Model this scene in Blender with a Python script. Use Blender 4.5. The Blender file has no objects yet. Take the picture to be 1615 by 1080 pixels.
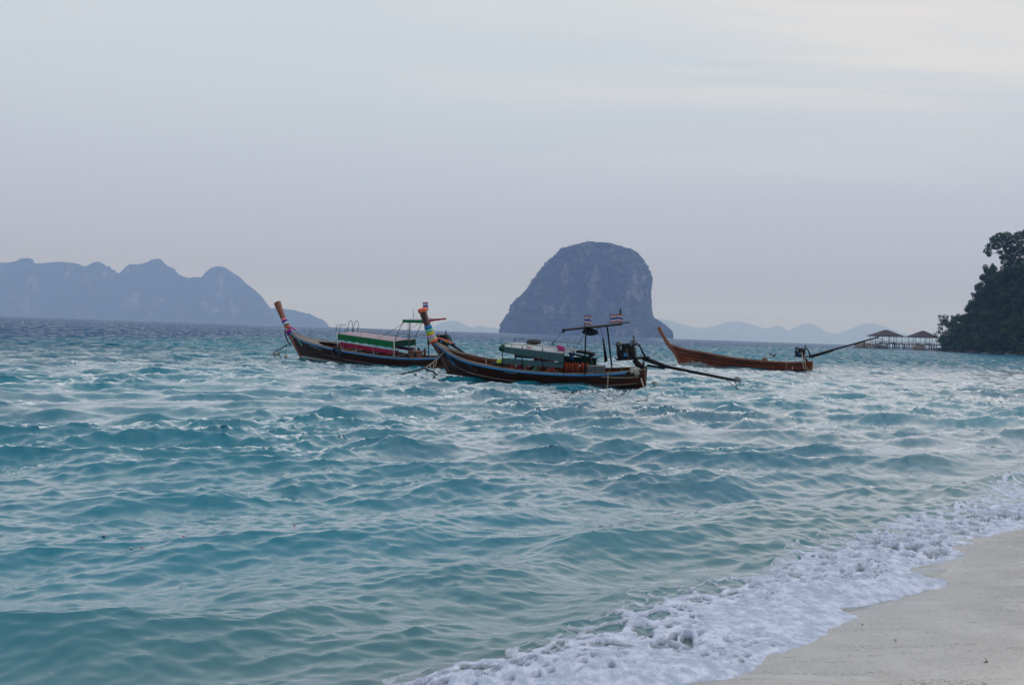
import bpy, math, random
import numpy as np
from mathutils import Vector, Matrix

# ------------------------------------------------------------------ camera, sky, sun, exposure
SC = bpy.context.scene
COL = SC.collection
CAM_H = 2.1
FPX = 1600.0
ROLL = math.radians(1.93)
PITCH = math.radians(0.566)
_f = Vector((0, math.cos(PITCH), -math.sin(PITCH)))
_r0 = Vector((1, 0, 0)); _u0 = _r0.cross(_f)
_r = _r0 * math.cos(ROLL) + _u0 * math.sin(ROLL)
_u = _u0 * math.cos(ROLL) - _r0 * math.sin(ROLL)
CAMPOS = Vector((0, 0, CAM_H))
cam_data = bpy.data.cameras.new('camera')
cam = bpy.data.objects.new('camera', cam_data)
COL.objects.link(cam)
cam.matrix_world = Matrix(((_r.x, _u.x, -_f.x, 0), (_r.y, _u.y, -_f.y, 0), (_r.z, _u.z, -_f.z, CAM_H), (0, 0, 0, 1)))
cam_data.sensor_width = 36.0
cam_data.lens = 36.0 * FPX / 1615.0
cam_data.clip_start = 0.1
cam_data.clip_end = 60000.0
SC.camera = cam

SC.view_settings.view_transform = 'Standard'
SC.view_settings.look = 'None'
SC.view_settings.gamma = 1.0
SC.view_settings.use_curve_mapping = False
SC.view_settings.exposure = 0.0
SC.render.engine = 'CYCLES'
SC.cycles.use_denoising = True
try:
    SC.cycles.denoiser = 'OPENIMAGEDENOISE'
except Exception:
    pass
SC.cycles.max_bounces = 6
SC.cycles.diffuse_bounces = 3
SC.cycles.glossy_bounces = 3
SC.cycles.volume_bounces = 2
SC.cycles.caustics_reflective = False
SC.cycles.caustics_refractive = False

SUN_EL = math.radians(35); SUN_AZ = math.radians(105)      # azimuth clockwise from +Y
world = bpy.data.worlds.new('World'); SC.world = world; world.use_nodes = True
wn = world.node_tree.nodes; wl = world.node_tree.links; wn.clear()
w_out = wn.new('ShaderNodeOutputWorld')
w_mix = wn.new('ShaderNodeMixShader'); w_mix.inputs[0].default_value = 0.9
bg1 = wn.new('ShaderNodeBackground'); bg1.inputs[1].default_value = 0.07
sky = wn.new('ShaderNodeTexSky'); sky.sky_type = 'NISHITA'; sky.sun_disc = False
sky.sun_elevation = SUN_EL; sky.sun_rotation = SUN_AZ; sky.dust_density = 0.6
wl.new(sky.outputs[0], bg1.inputs[0])
bg2 = wn.new('ShaderNodeBackground'); bg2.inputs[1].default_value = 1.0
w_tc = wn.new('ShaderNodeTexCoord')
w_sep = wn.new('ShaderNodeSeparateXYZ'); wl.new(w_tc.outputs['Generated'], w_sep.inputs[0])
w_ramp = wn.new('ShaderNodeValToRGB'); wl.new(w_sep.outputs[2], w_ramp.inputs[0])
SKY = [(0.0, (0.435, 0.450, 0.600)), (0.05, (0.480, 0.500, 0.660)), (0.14, (0.570, 0.625, 0.765)),
       (0.24, (0.655, 0.730, 0.815)), (0.36, (0.710, 0.785, 0.860)), (1.0, (0.700, 0.790, 0.900))]
cr = w_ramp.color_ramp
cr.elements[0].position, cr.elements[0].color = SKY[0][0], (*SKY[0][1], 1)
cr.elements[1].position, cr.elements[1].color = SKY[-1][0], (*SKY[-1][1], 1)
for p_, c_ in SKY[1:-1]:
    e_ = cr.elements.new(p_); e_.color = (*c_, 1)
# cloud streaks laid out on a flat layer overhead
w_add = wn.new('ShaderNodeMath'); w_add.operation = 'MAXIMUM'; w_add.inputs[1].default_value = 0.0
wl.new(w_sep.outputs[2], w_add.inputs[0])
w_ad2 = wn.new('ShaderNodeMath'); w_ad2.operation = 'ADD'; w_ad2.inputs[1].default_value = 0.10
wl.new(w_add.outputs[0], w_ad2.inputs[0])
w_dx = wn.new('ShaderNodeMath'); w_dx.operation = 'DIVIDE'; wl.new(w_sep.outputs[0], w_dx.inputs[0]); wl.new(w_ad2.outputs[0], w_dx.inputs[1])
w_dy = wn.new('ShaderNodeMath'); w_dy.operation = 'DIVIDE'; wl.new(w_sep.outputs[1], w_dy.inputs[0]); wl.new(w_ad2.outputs[0], w_dy.inputs[1])
w_cmb = wn.new('ShaderNodeCombineXYZ'); wl.new(w_dx.outputs[0], w_cmb.inputs[0]); wl.new(w_dy.outputs[0], w_cmb.inputs[1])
w_map = wn.new('ShaderNodeMapping'); w_map.inputs['Rotation'].default_value = (0, 0, math.radians(8))
w_map.inputs['Scale'].default_value = (0.42, 1.35, 1.0); w_map.inputs['Location'].default_value = (3.1, 0.9, 0)
wl.new(w_cmb.outputs[0], w_map.inputs[0])
w_n = wn.new('ShaderNodeTexNoise'); w_n.inputs['Scale'].default_value = 1.25; w_n.inputs['Detail'].default_value = 4.5
w_n.inputs['Roughness'].default_value = 0.52; w_n.inputs['Distortion'].default_value = 0.6
wl.new(w_map.outputs[0], w_n.inputs['Vector'])
w_cr = wn.new('ShaderNodeMapRange'); w_cr.inputs[1].default_value = 0.36; w_cr.inputs[2].default_value = 0.72
w_cr.interpolation_type = 'SMOOTHSTEP'; wl.new(w_n.outputs['Fac'], w_cr.inputs[0])
w_el = wn.new('ShaderNodeMapRange'); w_el.inputs[1].default_value = 0.13; w_el.inputs[2].default_value = 0.29
wl.new(w_sep.outputs[2], w_el.inputs[0])
# the cloud bank is thicker to the right of the view, towards the sun
w_sd = wn.new('ShaderNodeMapRange'); w_sd.inputs[1].default_value = -0.15; w_sd.inputs[2].default_value = 0.34
w_sd.inputs[3].default_value = 0.10; w_sd.inputs[4].default_value = 1.0; wl.new(w_sep.outputs[0], w_sd.inputs[0])
w_m1 = wn.new('ShaderNodeMath'); w_m1.operation = 'MULTIPLY'; wl.new(w_cr.outputs[0], w_m1.inputs[0]); wl.new(w_el.outputs[0], w_m1.inputs[1])
w_m2 = wn.new('ShaderNodeMath'); w_m2.operation = 'MULTIPLY'; wl.new(w_m1.outputs[0], w_m2.inputs[0]); wl.new(w_sd.outputs[0], w_m2.inputs[1])
w_mc = wn.new('ShaderNodeMixRGB'); wl.new(w_m2.outputs[0], w_mc.inputs[0]); wl.new(w_ramp.outputs[0], w_mc.inputs[1])
w_mc.inputs[2].default_value = (0.98, 0.91, 0.86, 1)
wl.new(w_mc.outputs[0], bg2.inputs[0])
wl.new(bg1.outputs[0], w_mix.inputs[1]); wl.new(bg2.outputs[0], w_mix.inputs[2]); wl.new(w_mix.outputs[0], w_out.inputs[0])

sun_d = bpy.data.lights.new('sun', 'SUN'); sun_d.energy = 0.55; sun_d.angle = math.radians(95); sun_d.color = (1.0, 0.93, 0.85)
sun = bpy.data.objects.new('sun', sun_d); COL.objects.link(sun)
_sd = Vector((math.sin(SUN_AZ) * math.cos(SUN_EL), math.cos(SUN_AZ) * math.cos(SUN_EL), math.sin(SUN_EL)))
sun.rotation_euler = _sd.to_track_quat('Z', 'Y').to_euler()

# ------------------------------------------------------------------ helpers
random.seed(7)
REARTH = 6371000.0

def ray(px, py):
    return _f + _r * ((px - 807.5) / FPX) - _u * ((py - 540) / FPX)

def at(px, py, Y):
    """the point of the place seen at a photo pixel, Y metres out"""
    d = ray(px, py)
    return CAMPOS + d * (Y / d.y)

def ground(px, py, z=0.0):
    d = ray(px, py)
    return CAMPOS + d * ((z - CAM_H) / d.z)

def tag(o, label=None, cat=None, group=None, kind=None):
    if label: o['label'] = label
    if cat: o['category'] = cat
    if group: o['group'] = group
    if kind: o['kind'] = kind
    return o

def empty(name, loc=(0, 0, 0), rz=0.0, label=None, cat=None, group=None):
    o = bpy.data.objects.new(name, None); COL.objects.link(o)
    o.location = loc; o.rotation_euler = (0, 0, rz); o.empty_display_size = 0.3
    return tag(o, label, cat, group)

def link_mesh(name, me, mat=None, parent=None):
    if mat is not None and not me.materials:
        me.materials.append(mat)
    o = bpy.data.objects.new(name, me); COL.objects.link(o)
    if parent: o.parent = parent
    return o

class MB:
    def __init__(s): s.v = []; s.f = []; s.uv = None
    def add(s, vs, fs):
        n = len(s.v); s.v += [tuple(v) for v in vs]; s.f += [tuple(n + i for i in f) for f in fs]; return s
    def box(s, c, size, rot=None, taper=1.0):
        hx, hy, hz = size[0] / 2, size[1] / 2, size[2] / 2
        vs = []
        for z in (-1, 1):
            t = taper if z > 0 else 1.0
            for x, y in ((-1, -1), (1, -1), (1, 1), (-1, 1)):
                p = Vector((x * hx * t, y * hy * t, z * hz))
                if rot is not None: p = rot @ p
                vs.append(p + Vector(c))
        return s.add(vs, [(3, 2, 1, 0), (4, 5, 6, 7), (0, 1, 5, 4), (1, 2, 6, 5), (2, 3, 7, 6), (3, 0, 4, 7)])
    def beam(s, a, b, w, h, w2=None, h2=None):
        a = Vector(a); b = Vector(b); d = (b - a).normalized()
        up = Vector((0, 0, 1)) if abs(d.z) < 0.95 else Vector((1, 0, 0))
        sx = d.cross(up).normalized(); uz = sx.cross(d).normalized()
        w2 = w if w2 is None else w2; h2 = h if h2 is None else h2
        vs = []
        for p, ww, hh in ((a, w, h), (b, w2, h2)):
            for i, j in ((-1, -1), (1, -1), (1, 1), (-1, 1)):
                vs.append(p + sx * (i * ww / 2) + uz * (j * hh / 2))
        return s.add(vs, [(3, 2, 1, 0), (4, 5, 6, 7), (0, 1, 5, 4), (1, 2, 6, 5), (2, 3, 7, 6), (3, 0, 4, 7)])
    def tube(s, pts, rad, n=8, cap=True):
        pts = [Vector(p) for p in pts]
        if not isinstance(rad, (list, tuple)): rad = [rad] * len(pts)
        vs = []; prev = None
        for i, p in enumerate(pts):
            d = (pts[min(i + 1, len(pts) - 1)] - pts[max(i - 1, 0)])
            d = d.normalized() if d.length > 1e-9 else Vector((0, 0, 1))
            if prev is None:
                a = Vector((0, 0, 1)) if abs(d.z) < 0.9 else Vector((1, 0, 0))
                x = d.cross(a).normalized()
            else:
                x = (prev - d * prev.dot(d)).normalized()
            prev = x; y = d.cross(x)
            for k in range(n):
                t = 2 * math.pi * k / n
                vs.append(p + (x * math.cos(t) + y * math.sin(t)) * rad[i])
        fs = []
        for i in range(len(pts) - 1):
            for k in range(n):
                k2 = (k + 1) % n
                fs.append((i * n + k, i * n + k2, (i + 1) * n + k2, (i + 1) * n + k))
        if cap:
            fs.append(tuple(range(n - 1, -1, -1))); m = (len(pts) - 1) * n; fs.append(tuple(m + k for k in range(n)))
        return s.add(vs, fs)
    def blob(s, c, r, n=10, m=7, rough=0.0, seed=0):
        rnd = random.Random(seed)
        vs = [Vector(c) + Vector((0, 0, -r[2]))]
        for j in range(1, m):
            ph = -math.pi / 2 + math.pi * j / m
            for k in range(n):
                t = 2 * math.pi * k / n; q = 1 + rnd.uniform(-rough, rough)
                vs.append(Vector(c) + Vector((r[0] * q * math.cos(ph) * math.cos(t), r[1] * q * math.cos(ph) * math.sin(t), r[2] * q * math.sin(ph))))
        vs.append(Vector(c) + Vector((0, 0, r[2])))
        fs = [(0, 1 + (k + 1) % n, 1 + k) for k in range(n)]
        for j in range(m - 2):
            for k in range(n):
                k2 = (k + 1) % n; a = 1 + j * n
                fs.append((a + k, a + k2, a + n + k2, a + n + k))
        e = len(vs) - 1; a = 1 + (m - 2) * n
        fs += [(a + k, a + (k + 1) % n, e) for k in range(n)]
        return s.add(vs, fs)
    def sheet(s, P, thick=0.0):
        """P[i][j] grid of points; closed by an offset copy when thick"""
        ni, nj = len(P), len(P[0])
        vs = [Vector(p) for row in P for p in row]
        fs = [(i * nj + j, i * nj + j + 1, (i + 1) * nj + j + 1, (i + 1) * nj + j) for i in range(ni - 1) for j in range(nj - 1)]
        if thick:
            m = len(vs); no = [Vector((0, 0, 0)) for _ in vs]
            for f in fs:
                q = (vs[f[2]] - vs[f[0]]).cross(vs[f[3]] - vs[f[1]])
                for k in f: no[k] += q
            vs = vs + [v - no[k].normalized() * thick for k, v in enumerate(vs)]
            fs = fs + [tuple(m + k for k in reversed(f)) for f in fs]
            ring = [(0, j) for j in range(nj)] + [(i, nj - 1) for i in range(1, ni)] + [(ni - 1, j) for j in range(nj - 2, -1, -1)] + [(i, 0) for i in range(ni - 2, 0, -1)]
            ids = [i * nj + j for i, j in ring]
            for k in range(len(ids)):
                a, b = ids[k], ids[(k + 1) % len(ids)]
                fs.append((b, a, a + m, b + m))
        return s.add(vs, fs)
    def mesh(s, name, smooth=False):
        me = bpy.data.meshes.new(name); me.from_pydata(s.v, [], s.f); me.update()
        if smooth: me.polygons.foreach_set('use_smooth', [True] * len(me.polygons))
        return me
    def build(s, name, mat, parent=None, smooth=False):
        return link_mesh(name, s.mesh(name, smooth), mat, parent)

def np_mesh(name, V, Q, smooth=True):
    me = bpy.data.meshes.new(name)
    nv, nq, k = len(V), len(Q), Q.shape[1]
    me.vertices.add(nv); me.vertices.foreach_set('co', np.ascontiguousarray(V, dtype=np.float32).ravel())
    me.loops.add(nq * k); me.loops.foreach_set('vertex_index', np.ascontiguousarray(Q, dtype=np.int32).ravel())
    me.polygons.add(nq); me.polygons.foreach_set('loop_start', np.arange(0, nq * k, k, dtype=np.int32))
    me.polygons.foreach_set('use_smooth', np.full(nq, smooth, dtype=bool))
    me.update(calc_edges=True)
    return me

def grid_quads(ni, nj, keep=None):
    i, j = np.meshgrid(np.arange(ni - 1), np.arange(nj - 1), indexing='ij')
    a = i * nj + j
    Q = np.stack([a, a + nj, a + nj + 1, a + 1], -1).reshape(-1, 4)
    if keep is not None:
        k = keep.reshape(-1); Q = Q[k[Q].any(1)]
    return Q

def compact(V, Q, attrs=()):
    used = np.zeros(len(V), bool); used[Q.ravel()] = True
    idx = np.cumsum(used) - 1
    return V[used], idx[Q], [a[used] for a in attrs]

def add_attr(me, name, arr):
    at_ = me.attributes.new(name, 'FLOAT', 'POINT'); at_.data.foreach_set('value', np.ascontiguousarray(arr, dtype=np.float32).ravel())

# numpy noise
def _hash(ix, iy, iz, seed):
    h = (ix.astype(np.int64) * 374761393 + iy.astype(np.int64) * 668265263 + iz.astype(np.int64) * 2147483647 + seed * 974634777) & 0xffffffff
    h = ((h ^ (h >> 13)) * 1274126177) & 0xffffffff
    h = ((h ^ (h >> 16)) * 2246822519) & 0xffffffff
    return ((h ^ (h >> 15)) & 0xffffff) / float(0xffffff)

def vnoise(x, y, z=None, seed=0):
    if z is None: z = np.zeros_like(x)
    x0 = np.floor(x); y0 = np.floor(y); z0 = np.floor(z)
    fx, fy, fz = x - x0, y - y0, z - z0
    fx = fx * fx * fx * (fx * (fx * 6 - 15) + 10); fy = fy * fy * fy * (fy * (fy * 6 - 15) + 10); fz = fz * fz * fz * (fz * (fz * 6 - 15) + 10)
    r = 0
    for dz in (0, 1):
        if dz and not np.any(fz): continue
        for dx in (0, 1):
            for dy in (0, 1):
                w = (fx if dx else 1 - fx) * (fy if dy else 1 - fy) * (fz if dz else 1 - fz)
                r = r + w * _hash(x0 + dx, y0 + dy, z0 + dz, seed)
    return r * 2 - 1

def fbm(x, y, z=None, oct=4, seed=0, gain=0.5):
    r = 0; a = 1.0; n = 0
    for o in range(oct):
        r = r + a * vnoise(x * 2 ** o + o * 7.3, y * 2 ** o - o * 3.1, None if z is None else z * 2 ** o, seed + o); n += a; a *= gain
    return r / n

def worley(x, y, seed=0):
    x0 = np.floor(x); y0 = np.floor(y); z0 = np.zeros_like(x)
    d1 = np.full(x.shape, 9.0); d2 = np.full(x.shape, 9.0)
    for dx in (-1, 0, 1):
        for dy in (-1, 0, 1):
            cx = x0 + dx; cy = y0 + dy
            px = cx + 0.1 + 0.8 * _hash(cx, cy, z0, seed); py = cy + 0.1 + 0.8 * _hash(cx, cy, z0, seed + 51)
            d = np.hypot(x - px, y - py)
            d2 = np.minimum(d2, np.maximum(d1, d)); d1 = np.minimum(d1, d)
    return d1, d2

def sstep(a, b, x):
    t = np.clip((x - a) / (b - a), 0, 1); return t * t * (3 - 2 * t)

# ------------------------------------------------------------------ materials
MATS = {}
def principled(name, color, rough=0.6, metal=0.0, spec=0.5, noise=None, bump=None, ior=None):
    """noise = (scale, second colour, contrast lo, hi[, stretch]); bump = (scale, strength, distance[, stretch])"""
    if name in MATS: return MATS[name]
    m = bpy.data.materials.new(name); m.use_nodes = True
    nt = m.node_tree; b = nt.nodes['Principled BSDF']
    b.inputs['Base Color'].default_value = (*color, 1); b.inputs['Roughness'].default_value = rough
    b.inputs['Metallic'].default_value = metal; b.inputs['Specular IOR Level'].default_value = spec
    if ior: b.inputs['IOR'].default_value = ior
    tc = nt.nodes.new('ShaderNodeTexCoord')
    def mapped(st):
        mp = nt.nodes.new('ShaderNodeMapping'); mp.inputs['Scale'].default_value = st; nt.links.new(tc.outputs['Object'], mp.inputs[0]); return mp
    if noise:
        st = noise[4] if len(noise) > 4 else (1, 1, 1)
        n = nt.nodes.new('ShaderNodeTexNoise'); n.inputs['Scale'].default_value = noise[0]; n.inputs['Detail'].default_value = 6
        n.inputs['Roughness'].default_value = 0.65
        nt.links.new(mapped(st).outputs[0], n.inputs['Vector'])
        r = nt.nodes.new('ShaderNodeMapRange'); r.inputs[1].default_value = noise[2]; r.inputs[2].default_value = noise[3]
        nt.links.new(n.outputs['Fac'], r.inputs[0])
        x = nt.nodes.new('ShaderNodeMixRGB'); x.inputs[1].default_value = (*color, 1); x.inputs[2].default_value = (*noise[1], 1)
        nt.links.new(r.outputs[0], x.inputs[0]); nt.links.new(x.outputs[0], b.inputs['Base Color'])
    if bump:
        st = bump[3] if len(bump) > 3 else (1, 1, 1)
        n = nt.nodes.new('ShaderNodeTexNoise'); n.inputs['Scale'].default_value = bump[0]; n.inputs['Detail'].default_value = 5
        nt.links.new(mapped(st).outputs[0], n.inputs['Vector'])
        bp = nt.nodes.new('ShaderNodeBump'); bp.inputs['Strength'].default_value = bump[1]; bp.inputs['Distance'].default_value = bump[2]
        nt.links.new(n.outputs['Fac'], bp.inputs['Height']); nt.links.new(bp.outputs[0], b.inputs['Normal'])
    MATS[name] = m
    return m
# ------------------------------------------------------------------ shore lines (plan, metres)
K = CAM_H / 1.8
FRONT = np.array([(-60, -60), (-14, -12.5), (-5.5, -2.2), (-2.4, 1.9), (-0.26, 4.71), (0.66, 5.0), (1.19, 5.28), (1.38, 5.46), (1.48, 5.72), (1.69, 5.86),
                  (1.99, 6.18), (2.02, 6.33), (2.33, 6.59), (2.31, 6.86), (2.73, 7.11), (2.87, 7.26), (3.24, 7.52), (3.41, 7.7), (3.35, 7.79),
                  (3.2, 7.89), (3.33, 8.23), (3.93, 8.62), (3.99, 9.01), (4.28, 9.24), (4.28, 9.44), (5.17, 10.11), (7.02, 11.79), (9.95, 14.46),
                  (17, 22), (34, 45), (70, 90), (140, 170), (170, 230), (160, 285), (162, 340), (172, 395), (230, 560), (3000, 900), (16000, 1500)]) * K
BACK = np.array([(-60, -56), (-14, -9.5), (-6.5, -0.5), (-3.6, 3.2), (-0.8, 4.75), (-0.5, 5.16), (-0.31, 5.48), (0.22, 5.91), (0.7, 6.67), (1.39, 7.26),
                 (2.54, 8.96), (3.34, 9.67), (5.2, 11.87), (6.5, 13.68), (8.58, 16.87), (13.57, 22.75), (33, 47)]) * K

def poly_dist(x, y, P, signed=True):
    best = np.full(x.shape, 1e9); sg = np.ones(x.shape)
    for a, b in zip(P[:-1], P[1:]):
        d = b - a; L2 = d @ d
        t = np.clip(((x - a[0]) * d[0] + (y - a[1]) * d[1]) / L2, 0, 1)
        dist = np.hypot(x - a[0] - t * d[0], y - a[1] - t * d[1])
        s = np.sign(d[0] * (y - a[1]) - d[1] * (x - a[0]))       # + on the left, the sea side
        m = dist < best - 1e-9
        best = np.where(m, dist, best); sg = np.where(m, s, sg)
    return best * sg if signed else best

def coarse(P, k=3):
    return P[[0, 1, 2, 3, 4, 8, 12, 17, 22, 26, 27, 28, 29, 30, 31, 32, 33, 34, 35, 36, 37, 38]]
FRONT_C = coarse(FRONT)

def sand_height(x, y, s=None):
    s = poly_dist(x, y, FRONT_C) if s is None else s
    inland = np.maximum(-s, 0); sea = np.maximum(s, 0)
    z = 0.02 + 0.085 * np.minimum(inland, 12) + 0.03 * np.clip(inland - 12, 0, 60) - 0.13 * np.minimum(sea, 12) - 0.04 * np.clip(sea - 12, 0, 40)
    return z + 0.012 * fbm(x * 0.8, y * 0.8, oct=3, seed=5) * sstep(0, 1.5, inland)

# ------------------------------------------------------------------ the sea surface: random wave field
def cascade(N, L, kmin, kmax, hs, lp, seed, wind, spread=2.0, back=0.15):
    rng = np.random.RandomState(seed)
    k1 = np.fft.fftfreq(N, L / N) * 2 * np.pi
    kx, ky = np.meshgrid(k1, k1, indexing='ij'); k = np.hypot(kx, ky); k[0, 0] = 1e-6
    kp = 2 * np.pi / lp
    S = np.exp(-1.25 * (kp / k) ** 2) * k ** -3.55
    c = (kx * math.cos(wind) + ky * math.sin(wind)) / k
    D = np.where(c > 0, np.abs(c) ** (2 * spread), back * np.abs(c) ** (2 * spread)) + 0.012 + 0.04 * sstep(3, 14, k)
    S = S * D * (k >= kmin) * (k < kmax)
    S[0, 0] = 0
    H = (rng.normal(size=(N, N)) + 1j * rng.normal(size=(N, N))) * np.sqrt(S)
    h = np.fft.ifft2(H).real
    sc = (hs / 4) / h.std(); H = H * sc
    h = np.fft.ifft2(H).real
    dx = np.fft.ifft2(-1j * kx / k * H).real; dy = np.fft.ifft2(-1j * ky / k * H).real
    return dict(N=N, L=L, F=np.stack([h, dx, dy], -1).astype(np.float32))

def sample(c, x, y):
    N, L, F = c['N'], c['L'], c['F']
    u = x / L * N; v = y / L * N
    i = np.floor(u).astype(np.int64); j = np.floor(v).astype(np.int64)
    fu = (u - i)[:, None].astype(np.float32); fv = (v - j)[:, None].astype(np.float32)
    def w(t): return (-.5 * t + t * t - .5 * t ** 3, 1 - 2.5 * t * t + 1.5 * t ** 3, .5 * t + 2 * t * t - 1.5 * t ** 3, -.5 * t * t + .5 * t ** 3)
    wu, wv = w(fu), w(fv); r = 0
    for a in range(4):
        row = 0
        for b in range(4):
            row = row + wv[b] * F[(i + a - 1) % N, (j + b - 1) % N]
        r = r + wu[a] * row
    return r

WIND = math.radians(-68)          # towards the beach
CAS = [(cascade(512, 97.0, 2 * math.pi / 40, 2 * math.pi / 1.3, 0.255, 4.5, 11, WIND, 5.5, 0.03), 1.155, 0.0),
       (cascade(512, 61.0, 2 * math.pi / 40, 2 * math.pi / 1.3, 0.185, 2.2, 12, WIND - 0.45, 3.0, 0.05), 1.15, 0.42),
       (cascade(512, 12.1, 2 * math.pi / 1.7, 2 * math.pi / 0.13, 0.155, 6.3, 13, WIND + 0.1, 4.0, 0.1), 1.0, 0.2),
       (cascade(512, 4.3, 2 * math.pi / 0.6, 2 * math.pi / 0.075, 0.045, 6.3, 14, WIND, 2.5, 0.2), 0.8, -0.3)]

SEA_OFF = (99.5, 230.46)
def sea_surface(x, y, s, spacing):
    """displaced position of sea points; s = distance off the swash edge, spacing = local mesh size"""
    r = np.hypot(x, y)
    amp = 0.08 + 0.92 * sstep(0.1, 3.8, s); amp_s = (0.30 + 0.70 * sstep(0.0, 1.4, s)) * (0.42 + 0.50 * sstep(2.5, 9.0, s))
    X = x.copy(); Y = y.copy(); Z = np.zeros_like(x)
    for c, chop, rot in CAS:
        ca, sa = math.cos(rot), math.sin(rot)
        lx, ly = x * ca + y * sa, -x * sa + y * ca
        q = sample(c, lx + SEA_OFF[0], ly + SEA_OFF[1])
        cut = c['F'].shape[0] and (14.0 if c['L'] > 20 else 0.8 if c['L'] > 8 else 0.18)
        a = (amp if c['L'] > 20 else amp_s) * (1 - sstep(cut * 0.35, cut * 0.8, spacing))
        if c['L'] < 20:
            a = a * (0.9 + 0.7 * fbm(x * 0.22, y * 0.22, oct=2, seed=9))
        Z += a * q[:, 0]
        dx, dy = q[:, 1] * ca - q[:, 2] * sa, q[:, 1] * sa + q[:, 2] * ca
        X -= chop * a * dx; Y -= chop * a * dy
    # short swells that steepen as they come in to the beach
    for s0, w_, h_, sd in ((2.6, 0.55, 0.10, 1), (5.2, 0.8, 0.13, 2), (8.6, 1.0, 0.10, 3)):
        wob = 1.1 * fbm(x * 0.12, y * 0.12, oct=2, seed=20 + sd)
        seg = np.clip(0.35 + 1.2 * fbm(x * 0.16, y * 0.16, oct=2, seed=30 + sd), 0, 1)
        d = (s - s0 + wob) / w_
        d = np.where(d < 0, d * 1.5, d * 0.8)
        Z += h_ * seg * np.exp(-d * d)
    Z -= (r * r) / (2 * REARTH)
    return X, Y, Z

def sand_at(x, y): return sand_height(x, y)

# sea grid, fine where it is near
rs = [3.2]
while rs[-1] < 9500:
    r_ = rs[-1]
    a_ = max(r_ * r_ / 2150 * 0.55, 0.014)
    rs.append(r_ + (min(a_, 0.0068 * r_) if r_ < 1000 else 0.03 * r_))
rs = np.array(rs)
th = np.concatenate([np.radians(np.arange(-180, -41, 3.0)), np.radians(np.arange(-41, 40, 0.103)), np.radians(np.arange(40, 180.1, 3.0))])
print('sea grid', len(rs), len(th))
RR, TT = np.meshgrid(rs, th, indexing='ij')
x = (RR * np.sin(TT)).ravel(); y = (RR * np.cos(TT)).ravel()
s = poly_dist(x, y, FRONT_C)
sp = np.repeat(np.gradient(rs), len(th))
X, Y, Z = sea_surface(x, y, s, sp)
V = np.stack([X, Y, Z], -1)
Q = grid_quads(len(rs), len(th), (s > -1.0))[:, ::-1]
# reef edge: where turquoise shallows drop into deep blue
az = np.degrees(np.arctan2(x, y))
rb = np.interp(az, [-40, -26.8, -19, -11, 0, 9.5, 18, 30], [95, 105, 140, 215, 225, 230, 480, 600])
rad = np.hypot(x, y)
deep = sstep(0.62, 1.30, rad / rb * (1 + 0.30 * fbm(x * 0.03, y * 0.012, oct=4, seed=3)))
V, Q, (s_, deep_) = compact(V, Q, [s, deep])
me = np_mesh('sea', V, Q)
r_c = np.hypot(V[:, 0], V[:, 1])
add_attr(me, 'offshore', s_ + 60 * sstep(35, 170, r_c)); add_attr(me, 'deep', deep_)     # steep shore beyond the near beach

m = bpy.data.materials.new('sea_water'); m.use_nodes = True; nt = m.node_tree; N_ = nt.nodes; L_ = nt.links
b = N_['Principled BSDF']; b.inputs['IOR'].default_value = 1.333
def attr(nt, name):
    a = nt.nodes.new('ShaderNodeAttribute'); a.attribute_name = name; return a.outputs['Fac']
def mrange(nt, src, a, b_, c=0.0, d=1.0, smooth=True):
    r = nt.nodes.new('ShaderNodeMapRange'); r.inputs[1].default_value = a; r.inputs[2].default_value = b_
    r.inputs[3].default_value = c; r.inputs[4].default_value = d
    if smooth: r.interpolation_type = 'SMOOTHSTEP'
    nt.links.new(src, r.inputs[0]); return r.outputs[0]
def mixc(nt, fac, c1, c2):
    x_ = nt.nodes.new('ShaderNodeMixRGB')
    for i, c in ((0, fac), (1, c1), (2, c2)):
        if isinstance(c, (int, float)): x_.inputs[i].default_value = c
        elif isinstance(c, tuple): x_.inputs[i].default_value = (*c, 1)
        else: nt.links.new(c, x_.inputs[i])
    return x_.outputs[0]
def noise_n(nt, vec, scale, detail=4, stretch=(1, 1, 1), rot=0.0, rough=0.5, dist=0.0):
    mp = nt.nodes.new('ShaderNodeMapping'); mp.inputs['Scale'].default_value = stretch; mp.inputs['Rotation'].default_value = (0, 0, rot)
    nt.links.new(vec, mp.inputs[0])
    n = nt.nodes.new('ShaderNodeTexNoise'); n.inputs['Scale'].default_value = scale; n.inputs['Detail'].default_value = detail
    n.inputs['Roughness'].default_value = rough; n.inputs['Distortion'].default_value = dist
    nt.links.new(mp.outputs[0], n.inputs['Vector']); return n.outputs['Fac']
g = N_.new('ShaderNodeNewGeometry'); pos = g.outputs['Position']
off = attr(nt, 'offshore'); dp = attr(nt, 'deep')
patch = noise_n(nt, pos, 0.05, 4)
SHALLOW = (0.100, 0.125, 0.115); NEAR = (0.040, 0.150, 0.180); TURQ = (0.010, 0.168, 0.240); TURQ2 = (0.006, 0.115, 0.185); NAVY = (0.014, 0.078, 0.185)
turq = mixc(nt, mrange(nt, patch, 0.4, 0.62), TURQ, TURQ2)
c1 = mixc(nt, mrange(nt, off, 0.1, 1.1), SHALLOW, NEAR)
c2 = mixc(nt, mrange(nt, off, 0.8, 4.5), c1, turq)
c3 = mixc(nt, dp, c2, NAVY)
# ripples too small for the mesh
n1 = noise_n(nt, pos, 7.0, 4, (1.0, 1.9, 1), 0.35, 0.6, 0.3)
n2 = noise_n(nt, pos, 1.7, 6, (1.0, 1.7, 1), 0.35, 0.62, 0.3)
bp = N_.new('ShaderNodeBump'); bp.inputs['Strength'].default_value = 0.3; bp.inputs['Distance'].default_value = 0.012
L_.new(n1, bp.inputs['Height'])
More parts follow.
